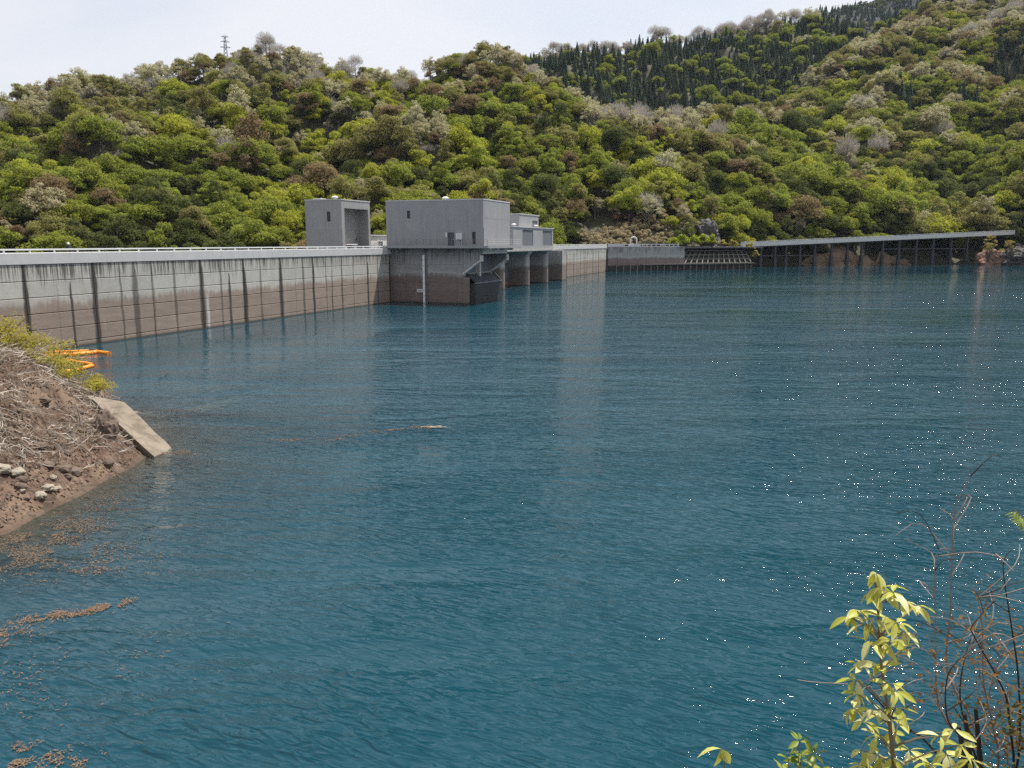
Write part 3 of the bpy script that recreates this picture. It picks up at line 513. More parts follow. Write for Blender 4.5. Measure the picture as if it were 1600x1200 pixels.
for i, t_ in enumerate(CT):
    for y in (.6, 10.0): obj('column', MB().box(t_ - .4, t_ + .4, y, y + .7, -8, dz(t_) - 2.31), M_col if y < 1 else M_dark, br)  # rear columns darker than the front, shade under the deck put into colour
    obj('column_foot', MB().box(t_ - .62, t_ + .62, .35, 1.55, -8, dz(t_) * .36), M_col, br)
for a, b, z in ((0, 34.2, 4.4), (70.8, 119.9, 7.0)): obj('tie_beam', MB().box(a, b, .75, 1.15, z, z + .45), M_col, br)
k = Nodes('shore_rock'); p = k.worldpos(); n1 = k.noise(p, .35, 6, .65); n2 = k.noise(k.mapped(p, (1, 1, .4)), 1.4, 6, .7)
M_rock = k.finish(k.mix(k.smooth(n2, .35, .65), k.mix(n1, (.03, .028, .027), (.07, .065, .06)), (.13, .12, .115)), .95, n2, 1.0, .5)
M_rockb = simple('brown_rock', (.20, .135, .09), .95, .45, .6)
def rock(name, loc, sc, mat, seed, sub=4, amp=.35, parent=None):
    bm = bmesh.new(); bmesh.ops.create_icosphere(bm, subdivisions=sub, radius=1)
    for v in bm.verts:
        c = v.co.copy(); d = mnoise.fractal(c * 1.6 + Vector((seed * 3.1, seed, 0)), 1, 2, 5) * amp + mnoise.cell(c * 2.2 + Vector((seed, 0, 0))) * amp * .3; v.co = Vector((c.x * sc[0], c.y * sc[1], c.z * sc[2])) * (1 + d)
    me = bpy.data.meshes.new(name); bm.to_mesh(me); bm.free(); return obj(name, me, mat, parent, loc, (0, 0, seed))
def bl(t, y): return (bx0 + math.cos(BA) * t - math.sin(BA) * y, by0 + math.sin(BA) * t + math.cos(BA) * y)
tag(rock('rock_outcrop', (*bl(52, 5.5), -1), (17, 4.5, 7.5), M_rockb, BA, 5), 'rounded brown rock outcrop under the middle of the viaduct', 'rock')
tag(rock('rock_outcrop', (*bl(80, 7), -2), (14, 4.5, 6.5), M_rockb, .5, 5), 'low brown rock ledge under the viaduct beside the rounded outcrop', 'rock')
tag(rock('rock_cliff', (76, 323, 10), (7, 6, 8), M_rock, 1.3, 5), 'grey bare rock cliff above the crib lattice', 'rock')
tag(rock('rock_cliff', (233, 366, 1), (13, 9, 8), M_rock, 2.2, 5), 'grey rock face at the waterline where the viaduct ends', 'rock')
tag(rock('rock_outcrop', (220, 371, 1), (6, 5, 5.5), simple('red_rock', (.24, .14, .10), .95, .4, .7), 3.2, 4), 'reddish broken rock at the water below the end of the viaduct', 'rock')
tag(rock('rock_outcrop', (-197, 386, 66), (9, 7, 9), M_rockdark, 4.2, 4), 'dark crag on the left shoulder of the wooded ridge', 'rock')

# ------------------------------------------------------------------ transmission pylon on the ridge
M_steel = simple('pylon_steel', (.16, .165, .17), .6, .1)
py = empty('transmission_pylon', (-149, 440, 97), .3, 'thin steel lattice pylon standing on the ridge', 'pylon'); py.scale = (.8, .8, .92)
def leg(z): return 1.9 - 1.45 * z / 20
for sx in (-1, 1):
    for sy in (-1, 1): obj('leg', MB().bar((sx * leg(0), sy * leg(0), -3), (sx * leg(20), sy * leg(20), 20), .28), M_steel, py)
for i in range(10):
    a, b = i * 2, i * 2 + 2; mb = MB()
    for sg in (-1, 1):
        mb.bar((-leg(a), sg * leg(a), a), (leg(b), sg * leg(b), b), .15).bar((leg(a), sg * leg(a), a), (-leg(b), sg * leg(b), b), .15)
        mb.bar((sg * leg(a), -leg(a), a), (sg * leg(b), leg(b), b), .15).bar((sg * leg(a), leg(a), a), (sg * leg(b), -leg(b), b), .15)
    obj('bracing', mb, M_steel, py)
for z, w in ((14, 3.2), (17, 2.7), (19.6, 2.2)): obj('cross_arm', MB().bar((-w, 0, z), (w, 0, z), .25).bar((-w, 0, z), (0, 0, z + .9), .14).bar((w, 0, z), (0, 0, z + .9), .14), M_steel, py)

# ------------------------------------------------------------------ trees
def leaf_mat(name, c1, c2, trans=.5):
    k = Nodes(name); oi = k.n('ObjectInfo'); nz = k.noise(k.coords(), .55, 4, .6)
    c = k.mix(oi.outputs['Random'], c1, c2); c = k.mix(k.smooth(nz, .3, .7, 0, .6), c, tuple(x * .62 for x in c1))
    hsv = k.n('HueSaturation', None, Saturation=1.0); k.set(hsv.inputs['Hue'], k.math('ADD', .485, k.math('MULTIPLY', oi.outputs['Random'], .03))); k.set(hsv.inputs['Color'], c); c = hsv.outputs[0]
    d = k.n('BsdfDiffuse'); k.set(d.inputs[0], c); t = k.n('BsdfTranslucent'); k.set(t.inputs[0], c)
    m = k.n('MixShader'); m.inputs[0].default_value = trans; k.set(m.inputs[1], d.outputs[0]); k.set(m.inputs[2], t.outputs[0]); k.t.links.new(m.outputs[0], k.out.inputs['Surface']); return k.m
def diamonds(P, Nrm, size, asp=.62):
    n = len(P); r = rng.normal(size=(n, 3)); u = np.cross(Nrm, r); u /= np.linalg.norm(u, axis=1, keepdims=True) + 1e-9; v = np.cross(Nrm, u); v /= np.linalg.norm(v, axis=1, keepdims=True) + 1e-9
    a = size[:, None]; b = a * asp; fold = Nrm * a * .18
    return np.stack([P - u * a, P - v * b + fold, P + u * a, P + v * b + fold], 1)
def unit(n, zmin=-1.0):
    d = rng.normal(size=(n * 4 + 40, 3)); d /= np.linalg.norm(d, axis=1, keepdims=True); return d[d[:, 2] > zmin][:n]
def crown_quads(R, H, zc, nclump, per, ls, flat=.6, hollow=.5, r0=.16, r1=.44):
    c = unit(nclump, -.45) * (R * rng.uniform(hollow, .95, nclump))[:, None]; c[:, 2] *= H / R; c[:, :2] *= (1 - .25 * np.clip(c[:, 2:3] / H, 0, 1)); out = []
    for q in c:
        rc = R * rng.uniform(r0, r1); m = int(per * rng.uniform(.7, 1.3) * (rc / R / .34) ** 2); d = unit(m, -.55); m = len(d)
        P = q + d * (rc * rng.uniform(.55, 1.08, m))[:, None] * np.array([1, 1, flat]); P[:, 2] += zc
        nr = d * np.array([.7, .7, 1]) + rng.normal(size=(m, 3)) * .45 + np.array([0, 0, .35]); nr /= np.linalg.norm(nr, axis=1, keepdims=True)
        out.append(diamonds(P, nr, ls * rng.uniform(.6, 1.35, m)))
    return np.concatenate(out)
def conifer_quads(R, H, n):
    t = rng.uniform(0, 1, n) ** .75; z = H * (1 - t * .92); lay = np.round(t * 14) / 14; r = R * (t * .93 + .05) * rng.uniform(.35, 1.05, n); a = rng.uniform(0, 2 * np.pi, n)
    P = np.stack([r * np.cos(a), r * np.sin(a), H * (1 - (lay * .7 + t * .3) * .92) - r * .28], 1); nr = np.stack([np.cos(a) * .6, np.sin(a) * .6, np.full(n, .9)], 1) + rng.normal(size=(n, 3)) * .35; nr /= np.linalg.norm(nr, axis=1, keepdims=True)
    return diamonds(P, nr, rng.uniform(.3, .62, n), .5)
def twig_quads(R, H, zc, n):
    d = unit(n, -.2); n = len(d); P = d * (R * rng.uniform(.35, 1.0, n))[:, None]; P[:, 2] = P[:, 2] * H / R + zc
    di = d * np.array([.8, .8, .6]) + np.array([0, 0, .7]) + rng.normal(size=(n, 3)) * .35; di /= np.linalg.norm(di, axis=1, keepdims=True)
    s = np.cross(di, rng.normal(size=(n, 3))); s /= np.linalg.norm(s, axis=1, keepdims=True); L = rng.uniform(.4, 1.0, n)[:, None]; w = .045
    return np.stack([P - di * L, P - s * w, P + di * L, P + s * w], 1)
def trunk_mb(H, r, spread, limbs, zb):
    mb = MB().tube([(0, 0, -1.5), (.1, .05, H * .3), (-.1, .15, H * .62), (.05, 0, H * .92)], [r * 1.25, r, r * .6, r * .15], 7)
    for i in range(limbs):
        a = i * 2.4 + random.random(); z = zb + (H * .72 - zb) * i / limbs; L = spread * random.uniform(.7, 1)
        mb.tube([(0, 0, z), (math.cos(a) * L * .45, math.sin(a) * L * .45, z + L * .38), (math.cos(a) * L * .9, math.sin(a) * L * .9, z + L * random.uniform(.55, .95))], [r * .5, r * .3, r * .08], 5)
    return mb
M_bark = simple('bark', (.07, .058, .048), .95, .35, 2.0); M_barkg = simple('grey_bark', (.15, .135, .12), .95, .3, 2.0)
KINDS = {  # name: (object name, wording, leaf colours, shape)
 'lime': ('lime_tree', 'bright lime-green broadleaf tree', (.36, .39, .052), (.42, .42, .065), 'round'),
 'green': ('green_tree', 'mid-green broadleaf tree', (.24, .285, .048), (.30, .32, .06), 'round'),
 'dark': ('dark_tree', 'dark green broadleaf tree', (.105, .128, .042), (.15, .16, .05), 'round'),
 'olive': ('olive_tree', 'dull olive broadleaf tree', (0.26, 0.255, 0.085), (0.31, 0.285, 0.1), 'round'),
 'rust': ('rust_tree', 'rusty brown budding tree', (0.26, 0.205, 0.105), (0.3, 0.215, 0.115), 'round'),
 'tan': ('pale_tree', 'pale straw-coloured budding tree', (0.46, 0.43, 0.25), (0.52, 0.48, 0.31), 'open'),
 'bare': ('bare_tree', 'leafless grey twiggy tree', (0.34, 0.31, 0.27), (0.4, 0.37, 0.33), 'bare'),
 'bloom': ('blossom_tree', 'whitish-pink blossoming tree', (0.56, 0.5, 0.47), (0.6, 0.55, 0.53), 'open'),
 'conifer': ('conifer', 'dark blue-green pointed conifer', (.10, .135, .085), (.14, .17, .105), 'conifer')}
PROTO = {}; protos = bpy.data.collections.new('tree_stock'); order = []
for kd, (nm, _, c1, c2, shape) in KINDS.items():
    lm = leaf_mat(nm + '_leaves', c1, c2); PROTO[kd] = []
    for var in range(4 if shape == 'round' else 3):
        if shape == 'round': q = crown_quads(4.2 + .4 * var, 5.2 - .5 * var, 6.4, 24 + 6 * var, 135, .26, .66, .35); tm = trunk_mb(10, .24, 3.6, 7, 2.4)
        elif shape == 'open': q = crown_quads(4.4, 4.3, 6.8, 48, 130, .21, .7, .35, .10, .27); tm = trunk_mb(9.8, .26, 4.6, 11, 2.6)
        elif shape == 'bare': q = twig_quads(4.3, 4.2, 6.8, 1100); tm = trunk_mb(9.5, .22, 4.4, 12, 2.4)
        else: q = conifer_quads(3.1 + .4 * var, 12.5 + var, 1500); tm = trunk_mb(11.5, .22, 1.2, 3, 2.0)
        cm = quads_mesh(nm + '_crown', q); cm.materials.append(lm); tme = tm.mesh(nm + '_trunk', True); tme.materials.append(M_barkg if shape in ('bare', 'open') else M_bark)
        # joined copy for the far wood
        jv = [tuple(v.co) for v in tme.vertices]; jm = bpy.data.meshes.new(nm + '_whole'); cv = q.reshape(-1, 3).tolist(); o0 = len(jv)
        jm.from_pydata(jv + cv, [], [tuple(f.vertices) for f in tme.polygons] + [(o0 + 4 * i, o0 + 4 * i + 1, o0 + 4 * i + 2, o0 + 4 * i + 3) for i in range(len(q))]); jm.materials.append(tme.materials[0]); jm.materials.append(lm)
        mi = np.zeros(len(jm.polygons), np.int32); mi[len(tme.polygons):] = 1; jm.polygons.foreach_set('material_index', mi); jm.update()
        po = bpy.data.objects.new('%02d_%s' % (len(order), nm), jm); protos.objects.link(po); PROTO[kd].append((cm, tme, len(order))); order.append(po)
# candidate places
cand = []
def occluded(x, y, ztop):
    dist = math.hypot(x, y); t = np.linspace(.3, .96, 46); hz = height_at(x * t, y * t); lz = 10 + (ztop - 10) * t
    return bool(np.any((hz + 3.0 > lz) & (y * t > 130)))
for gx in np.arange(-330, 640, 5.2):
    for gy in np.arange(190, 940, 5.2):
        x = gx + rng.uniform(-2.6, 2.6); y = gy + rng.uniform(-2.6, 2.6)
        if not (-.74 < x / y < .76): continue
        i = int(round((x - GX[0]) / 5)); j = int(round((y - GY[0]) / 5)); lk = LAKE[j, i]
        if lk > -8.5: continue
        q = np.dot(np.array([x, y]) - DB, DN); s = np.dot(np.array([x, y]) - DB, DD)
        if (q > -26 and s < 150) or (q > -15 and s < 235): continue
        if 22 < x < 60 and y < 320 and height_at(x, y) < 15 or 70 < x < 83 and y < 328: continue
        h = float(height_at(x, y))
        if h < -6: continue
        top = h + 11
        el = (top - 10) / y
        if el < -.006 or el > .42: continue
        if occluded(x, y, top): continue
        cand.append((x, y, h))
def pick_kind(x, y, h):
    n1 = fbm(x, y, 38, 3, 11.3); n2 = fbm(x, y, 60, 3, 21.7); r = random.random()
    if y > max(570, 640 + .85 * (x - 232)):                                            # rear hill: plantation conifers with some bare wood on top
        if h > 152 + 12 * n2 + .235 * x: return 'bare' if r < .75 else 'tan'
        if n2 > -.5: return 'conifer' if r < .9 else 'green'
        return ['tan', 'olive', 'green', 'conifer'][int(r * 4)]
    if 255 < x < 420 and 470 < y < 640 and n2 > .08: return 'conifer' if r < .85 else 'olive'
    convex = float(height_at(x, y) - .25 * (height_at(x - 22, y) + height_at(x + 22, y) + height_at(x, y - 22) + height_at(x, y + 22)))   # paler kinds on spurs, darker in gullies: sunlit and shaded relief put into colour
    up = h / (105 if x < 75 else 190) + n1 * .30 + convex * .075
    if up > .85: tab = (('bare', .26), ('tan', .62), ('rust', .68), ('olive', .90), ('green', 1))
    elif up > .52: tab = (('tan', .20), ('olive', .42), ('rust', .47), ('green', .74), ('lime', .90), ('dark', .965), ('bare', .985), ('bloom', 1))
    elif up > .2: tab = (('lime', .30), ('green', .64), ('olive', .78), ('rust', .83), ('dark', .93), ('tan', .988), ('bloom', 1))
    else: tab = (('lime', .20), ('green', .52), ('dark', .80), ('olive', .94), ('rust', .97), ('tan', 1))
    r = (r * .45 + (.5 + 1.4 * n2) * .55) % 1.0
    for kd, t in tab:
        if r < t: return 'tan' if kd == 'bloom' and x < 75 else kd
    return 'green'
trees = []
for x, y, h in cand:
    kd = pick_kind(x, y, h); sc = random.choice((.62, .75, .85, .95, 1.05, 1.2, 1.4)) * random.uniform(.9, 1.1) * (1.22 if x > 110 and y > 380 and kd != 'conifer' else 1.0) * (.9 if kd == 'conifer' else 1)
    sc *= .84 if h > (62 if x < 75 else 110) else .98
    trees.append((sc / math.hypot(x, y), x, y, h, kd, sc))
trees.sort(reverse=True)
NEAR = 520; count = {}; far = []; 
def zone(x, y, h=None):
    if y > max(570, 640 + .85 * (x - 232)): return 'on the far conifer hill'
    top = 100 if x < 75 else 150
    band = 'foot' if h < .12 * top else 'lower slope' if h < .36 * top else 'middle slope' if h < .6 * top else 'upper slope' if h < .85 * top else 'ridge'
    a = x / y
    mark = 'beyond the open crest' if a < -.42 else 'beyond the crest beside the gatehouse' if a < -.27 else 'behind the gatehouse' if a < -.15 else 'behind the control building' if a < .0 else 'behind the hoist house' if a < .09 else \
        'behind the little arch' if a < .18 else 'above the crib slope' if a < .30 else 'above the viaduct start' if a < .44 else 'above the viaduct middle' if a < .54 else 'above the viaduct end'
    return 'on the hill ' + band + ' ' + mark
def plant(kd, x, y, z, sc, rz, label=None, group=None, squash=1.0):
    nm, word, *_ = KINDS[kd]; cm, tme, _ = PROTO[kd][random.randrange(len(PROTO[kd]))]; size = 'large ' if sc > 1.25 else 'small ' if sc < .78 else ''; lab = label or (size + word + ' ' + zone(x, y, z))
    r_ = empty(nm, (x, y, z), rz, lab, 'tree', group or lab.replace(word, word + 's')); r_.scale = (sc * random.uniform(.82, 1.15), sc * random.uniform(.82, 1.15), sc * squash)
    obj('trunk', tme, None, r_); obj('crown', cm, None, r_); return r_
for tdat in trees:
    _, x, y, h, kd, sc = tdat; inframe = abs(x / y) < .66
    if count.get('all', 0) < NEAR and count.get(kd, 0) < 290 and inframe and y < 600:
        count['all'] = count.get('all', 0) + 1; count[kd] = count.get(kd, 0) + 1
        plant(kd, x, y, h - .4, sc, random.uniform(0, 6.28), squash=random.uniform(.8, 1.3))
    else: far.append((x, y, h - .4, PROTO[kd][random.randrange(len(PROTO[kd]))][2], random.uniform(0, 6.28), sc))
for gx in np.arange(330, 1000, 13.0):
    for gy in np.arange(1180, 1640, 13.0):
        x = gx + random.uniform(-5, 5); y = gy + random.uniform(-5, 5); i = (x - 100) / 40; j = (y - 1050) / 40; i0, j0 = int(i), int(j); u, v = i - i0, j - j0
        h = FH[j0, i0] * (1 - u) * (1 - v) + FH[j0, i0 + 1] * u * (1 - v) + FH[j0 + 1, i0] * (1 - u) * v + FH[j0 + 1, i0 + 1] * u * v
        if not (.3 < x / y < .62 and h > .19 * y): continue
        kd = 'conifer' if fbm(x, y, 90, 3, 2.7) > -.12 else 'dark'; far.append((x, y, h - 1, PROTO[kd][random.randrange(3)][2], random.uniform(0, 6.28), random.uniform(.9, 1.3)))
print('TREES', len(trees), 'single', count, 'far', len(far))
fm = bpy.data.meshes.new('distant_wood'); fm.from_pydata([f[:3] for f in far], [], [])
for nm, ix, ty in (('stock', 3, 'INT'), ('turn', 4, 'FLOAT'), ('size', 5, 'FLOAT')):
    a_ = fm.attributes.new(nm, ty, 'POINT'); a_.data.foreach_set('value', np.array([f[ix] for f in far], np.int32 if ty == 'INT' else np.float32))
fo = setting(obj('distant_wood', fm, M_bark), 'stuff'); fo['label'] = 'distant mixed wood covering the upper hillsides'; fo['category'] = 'wood'
ng = bpy.data.node_groups.new('scatter_trees', 'GeometryNodeTree'); ng.interface.new_socket('Geometry', in_out='INPUT', socket_type='NodeSocketGeometry'); ng.interface.new_socket('Geometry', in_out='OUTPUT', socket_type='NodeSocketGeometry')
gi = ng.nodes.new('NodeGroupInput'); go = ng.nodes.new('NodeGroupOutput'); ip = ng.nodes.new('GeometryNodeInstanceOnPoints'); ci = ng.nodes.new('GeometryNodeCollectionInfo'); ci.inputs['Collection'].default_value = protos; ci.inputs['Separate Children'].default_value = True; ci.inputs['Reset Children'].default_value = True
def named(nm, ty):
    n_ = ng.nodes.new('GeometryNodeInputNamedAttribute'); n_.data_type = ty; n_.inputs['Name'].default_value = nm; return n_.outputs['Attribute']
cx = ng.nodes.new('ShaderNodeCombineXYZ'); e2 = ng.nodes.new('FunctionNodeEulerToRotation'); L2 = ng.links.new
L2(named('turn', 'FLOAT'), cx.inputs[2]); L2(cx.outputs[0], e2.inputs[0]); L2(e2.outputs[0], ip.inputs['Rotation']); L2(named('size', 'FLOAT'), ip.inputs['Scale']); L2(named('stock', 'INT'), ip.inputs['Instance Index'])
ip.inputs['Pick Instance'].default_value = True; L2(gi.outputs[0], ip.inputs['Points']); L2(ci.outputs[0], ip.inputs['Instance']); L2(ip.outputs[0], go.inputs[0])
md = fo.modifiers.new('scatter', 'NODES'); md.node_group = ng

# ------------------------------------------------------------------ shrubs by the abutment
def shrub(name, loc, R, H, mat, label, cat='shrub', group=None, clumps=14, per=70, ls=.2, stems=6, flat=.8, bark=None):
    r_ = empty(name, loc, random.uniform(0, 6), label, cat, group)
    obj('foliage', quads_mesh(name + '_foliage', crown_quads(R, H * .55, H * .55, clumps * 2, per * 1.7, ls, flat, .25, .1, .30)), mat, r_)
    mb = MB()
    for i in range(stems):
        a = i * 2 * math.pi / stems + random.random(); mb.tube([(0, 0, -.3), (math.cos(a) * R * .3, math.sin(a) * R * .3, H * .4), (math.cos(a) * R * .7, math.sin(a) * R * .7, H * .85)], [.05 * H / 2.5, .035 * H / 2.5, .01], 5)
    obj('stems', mb, bark or M_bark, r_); return r_
ML_bright = leaf_mat('bright_shrub_leaves', (.34, .42, .05), (.40, .46, .06)); ML_yel = leaf_mat('yellow_shrub_leaves', (.38, .33, .10), (.42, .34, .11)); ML_pale = leaf_mat('pale_shrub_leaves', (.40, .35, .20), (.46, .37, .24)); ML_bank = leaf_mat('bank_shrub_leaves', (.36, .33, .06), (.44, .37, .08))
ML_pink = leaf_mat('rusty_shrub_leaves', (.44, .27, .17), (.42, .29, .18))
def abp(t, y, z): return (33.3 + math.cos(RA) * t - math.sin(RA) * y, 281.5 + math.sin(RA) * t + math.cos(RA) * y, z)
for t_, R, H in ((33, 2.6, 3.6), (37.5, 2.8, 4.4), (42, 2.6, 5.0), (46.5, 2.9, 4.4), (51, 2.4, 4.6)):
    shrub('bright_shrub', abp(t_, 4.8, 7.6), R * 1.15, H * 1.2, ML_bright, 'bright yellow-green shrub growing along the top of the crib slope', 'shrub', 'bright shrubs on the crib slope', 12, 70, .3)
for t_, y, z, R, H in ((57, 5.6, 8.3, 2.0, 2.4), (63, 5.5, 8.2, 2.3, 3.0), (68.5, 3.0, 5.8, 2.4, 4.0), (69.5, .8, 3.6, 2.0, 3.2)):
    shrub('yellow_shrub', abp(t_, y, z), R, H, ML_yel, 'yellowish shrub at the corner of the crib slope before the viaduct', 'shrub', 'yellowish shrubs at the crib corner', 10, 60, .26)
for i in range(40):
    x = 23 + (i % 10) * 4.0 + random.uniform(-1, 1); y = 281.5 + .529 * (x - 33.3) + 10.5 + (i // 10) * 4.2 + random.uniform(-1, 1); z = float(height_at(x, y)); R = random.uniform(2.4, 3.4)
    shrub('pale_shrub', (x, y, z - .4), R, R * random.uniform(1.3, 1.8), ML_pale, 'pale straw-coloured thicket shrub on the slope behind the little arch', 'shrub', 'pale shrubs behind the arch', 12, 60, .24)
for x, y in ((40, 316), (45, 318), (50, 320)): shrub('rusty_shrub', (x, y, float(height_at(x, y))), 2.8, 3.6, ML_pink, 'rusty pink shrub crowning the pale thicket behind the arch', 'shrub', 'rusty shrubs on the thicket', 12, 70, .22)
for x, y, z, R, H in ((214, 364, 1.5, 3.4, 11), (221, 361, 2, 3.2, 9)): shrub('yellow_tree', (x, y, z), R, H, ML_yel, 'loose yellow-leaved tree on rocks at the end of the viaduct', 'tree', 'yellow trees at the end of the viaduct', 16, 45, .24)
# trees standing close behind the crest and the abutment road
for kd, x, y, z, sc in (('lime', 73, 335, 12, 1.1), ('dark', 64, 328, 14, 1.2), ('dark', 59, 324, 14, 1.2), ('green', 88, 334, 9, 1.25), ('lime', 97, 345, 9, 1.2), ('dark', 105, 352, 6, 1.2), ('dark', 22, 306, 5, 1.2), ('green', 14, 298, 3, 1.1), ('dark', 5, 287, 1, 1.2)):
    plant(kd, x, y, z, sc, random.random() * 6, KINDS[kd][1] + ' beside the road behind the abutment wall', KINDS[kd][1] + 's by the abutment road')

# ------------------------------------------------------------------ left bank: slab, stones, driftwood, shrubs
def bank_z(x, y): return float(bank_h(np.array([[float(x)]]), np.array([[float(y)]]))[0, 0])
k = Nodes('slab_concrete'); p = k.worldpos(); n1 = k.noise(p, 1.5, 6, .65); n2 = k.noise(p, 9, 5, .7)
M_slab = k.finish(k.mix(k.smooth(n1, .4, .68, 0, .8), (.20, .165, .125), (.09, .073, .055)), .95, n2, .6, .04)
A_, B_, C_, D_2 = Vector((-21.9, 40.2, 2.35)), Vector((-19.75, 40.0, 2.0)), Vector((-16.75, 38.35, -.05)), Vector((-16.9, 36.6, .02)); E_2 = Vector((-20.6, 38.9, 2.15))
bm = bmesh.new(); dn = Vector((0, 0, -.38)); top = [A_, B_, C_, D_2, E_2]; tv = [bm.verts.new(q) for q in top]; bv = [bm.verts.new(q + dn) for q in top]
bm.faces.new(tv); bm.faces.new(bv[::-1])
for i in range(5): bm.faces.new((tv[i], bv[i], bv[(i + 1) % 5], tv[(i + 1) % 5]))
bmesh.ops.recalc_face_normals(bm, faces=bm.faces); bmesh.ops.triangulate(bm, faces=bm.faces); bmesh.ops.subdivide_edges(bm, edges=bm.edges, cuts=5, use_grid_fill=True)
for v in bm.verts: v.co += Vector((fbm(v.co.x, v.co.y, .8, 4, 1.1), fbm(v.co.x, v.co.z, .7, 4, 2.1), fbm(v.co.y, v.co.z, .8, 4, 3.7))) * .06
me = bpy.data.meshes.new('concrete_slab'); bm.to_mesh(me); bm.free(); tag(obj('concrete_slab', me, M_slab), 'weathered tan concrete slab tilted into the water at the tip of the bank', 'slab')
M_stone = simple('pale_stone', (.24, .21, .165), .9, .25, 2.5); M_stoned = simple('brown_stone', (.105, .075, .058), .95, .35, 2.5)
for i, (x, y, r) in enumerate(((-19.3, 29.1, .30), (-18.9, 29.5, .24), (-19.8, 29.6, .18), (-18.2, 30.6, .14), (-18.05, 29.9, .20), (-18.0, 29.3, .22), (-17.9, 30.2, .15), (-18.4, 28.9, .12))):
    tag(rock('stone', (x, y, bank_z(x, y) + r * .25), (r * 1.25, r, r * .7), M_stone, i * 1.7 + .3, 3, .25), 'pale stone lying on the brown bank near the waterline', 'stone', 'pale stones on the bank')
for i in range(46):
    x = random.uniform(-23, -17.7); y = random.uniform(26, 38.6); zb = bank_z(x, y)
    if zb < .15 or zb > 3.6: continue
    r = random.uniform(.10, .30); tag(rock('stone', (x, y, zb + r * .1), (r * 1.3, r, r * .75), M_stoned, i * .9, 2, .3), 'dark brown angular stone half buried in the bank', 'stone', 'brown stones in the bank')
tag(rock('boulder', (-18.9, 36.2, bank_z(-18.9, 36.2) + .2), (.75, .6, .8), M_stoned, 5.1, 4, .3), 'dark upright boulder under the tilted slab', 'boulder')
k = Nodes('drift_twigs'); rr = k.noise(k.worldpos(), 1.7, 3); M_twig = k.finish(k.mix(k.smooth(rr, .35, .65), (.17, .13, .095), (.42, .38, .33)), .9)
k = Nodes('brown_twigs'); rr = k.noise(k.worldpos(), 1.7, 3); M_twigb = k.finish(k.mix(rr, (.06, .04, .027), (.26, .185, .12)), .9)
def twig_litter(name, n, mat, lmin, lmax, rmin, rmax, lab, lift):
    mb = MB(); xs = rng.uniform(-34, -17.2, n * 3); ys = rng.uniform(24, 46, n * 3); hs = bank_h(xs[None], ys[None])[0]; c = 0
    for x, y, z in zip(xs, ys, hs):
        if z < .25 or fbm(x, y, 3, 3, 9.1) < -.22 or (z < 1.1 and random.random() < .7): continue
        a = random.uniform(0, 6.28); L = random.uniform(lmin, lmax); pts = []; r0 = random.uniform(rmin, rmax); b = random.uniform(-.5, .5); el = random.gauss(.05, .30)
        for q in (0, .35, .7, 1.0):
            aa = a + b * q; xx = x + math.cos(aa) * L * q; yy = y + math.sin(aa) * L * q; sl = -.8 * math.cos(aa) * .8
            pts.append((xx, yy, z + .04 + lift * random.random() + L * q * (el + (sl if z < 4 else 0) * .9)))
        mb.tube(pts, [r0, r0 * .85, r0 * .6, r0 * .2], 3, False); c += 1
        if c >= n: break
    o = setting(obj(name, mb, mat), 'stuff'); o['label'] = lab; o['category'] = 'driftwood'
twig_litter('driftwood_twigs', 5200, M_twig, .25, 1.6, .005, .03, 'bleached grey driftwood twigs tangled over the bank', .22)
twig_litter('dead_brush', 6500, M_twigb, .25, 1.1, .006, .016, 'brown dead brush and stalks covering the bank', .14)
k = Nodes('leaf_litter'); rr = k.noise(k.worldpos(), 3, 3); M_lit = k.finish(k.mix(rr, (.05, .032, .02), (.19, .13, .08)), .9)
n = 16000; xs = rng.uniform(-36, -17.2, n); ys = rng.uniform(24, 47, n); hs = bank_h(xs[None], ys[None])[0]; ok = hs > .1
P = np.stack([xs, ys, hs + .03], 1)[ok]; nr = rng.normal(size=(len(P), 3)) * .5 + np.array([.5, 0, 1]); nr /= np.linalg.norm(nr, axis=1, keepdims=True)
o = setting(obj('leaf_litter', quads_mesh('leaf_litter', diamonds(P, nr, rng.uniform(.04, .11, len(P)), .5)), M_lit), 'stuff'); o['label'] = 'dry brown leaf litter over the bank'; o['category'] = 'leaf litter'
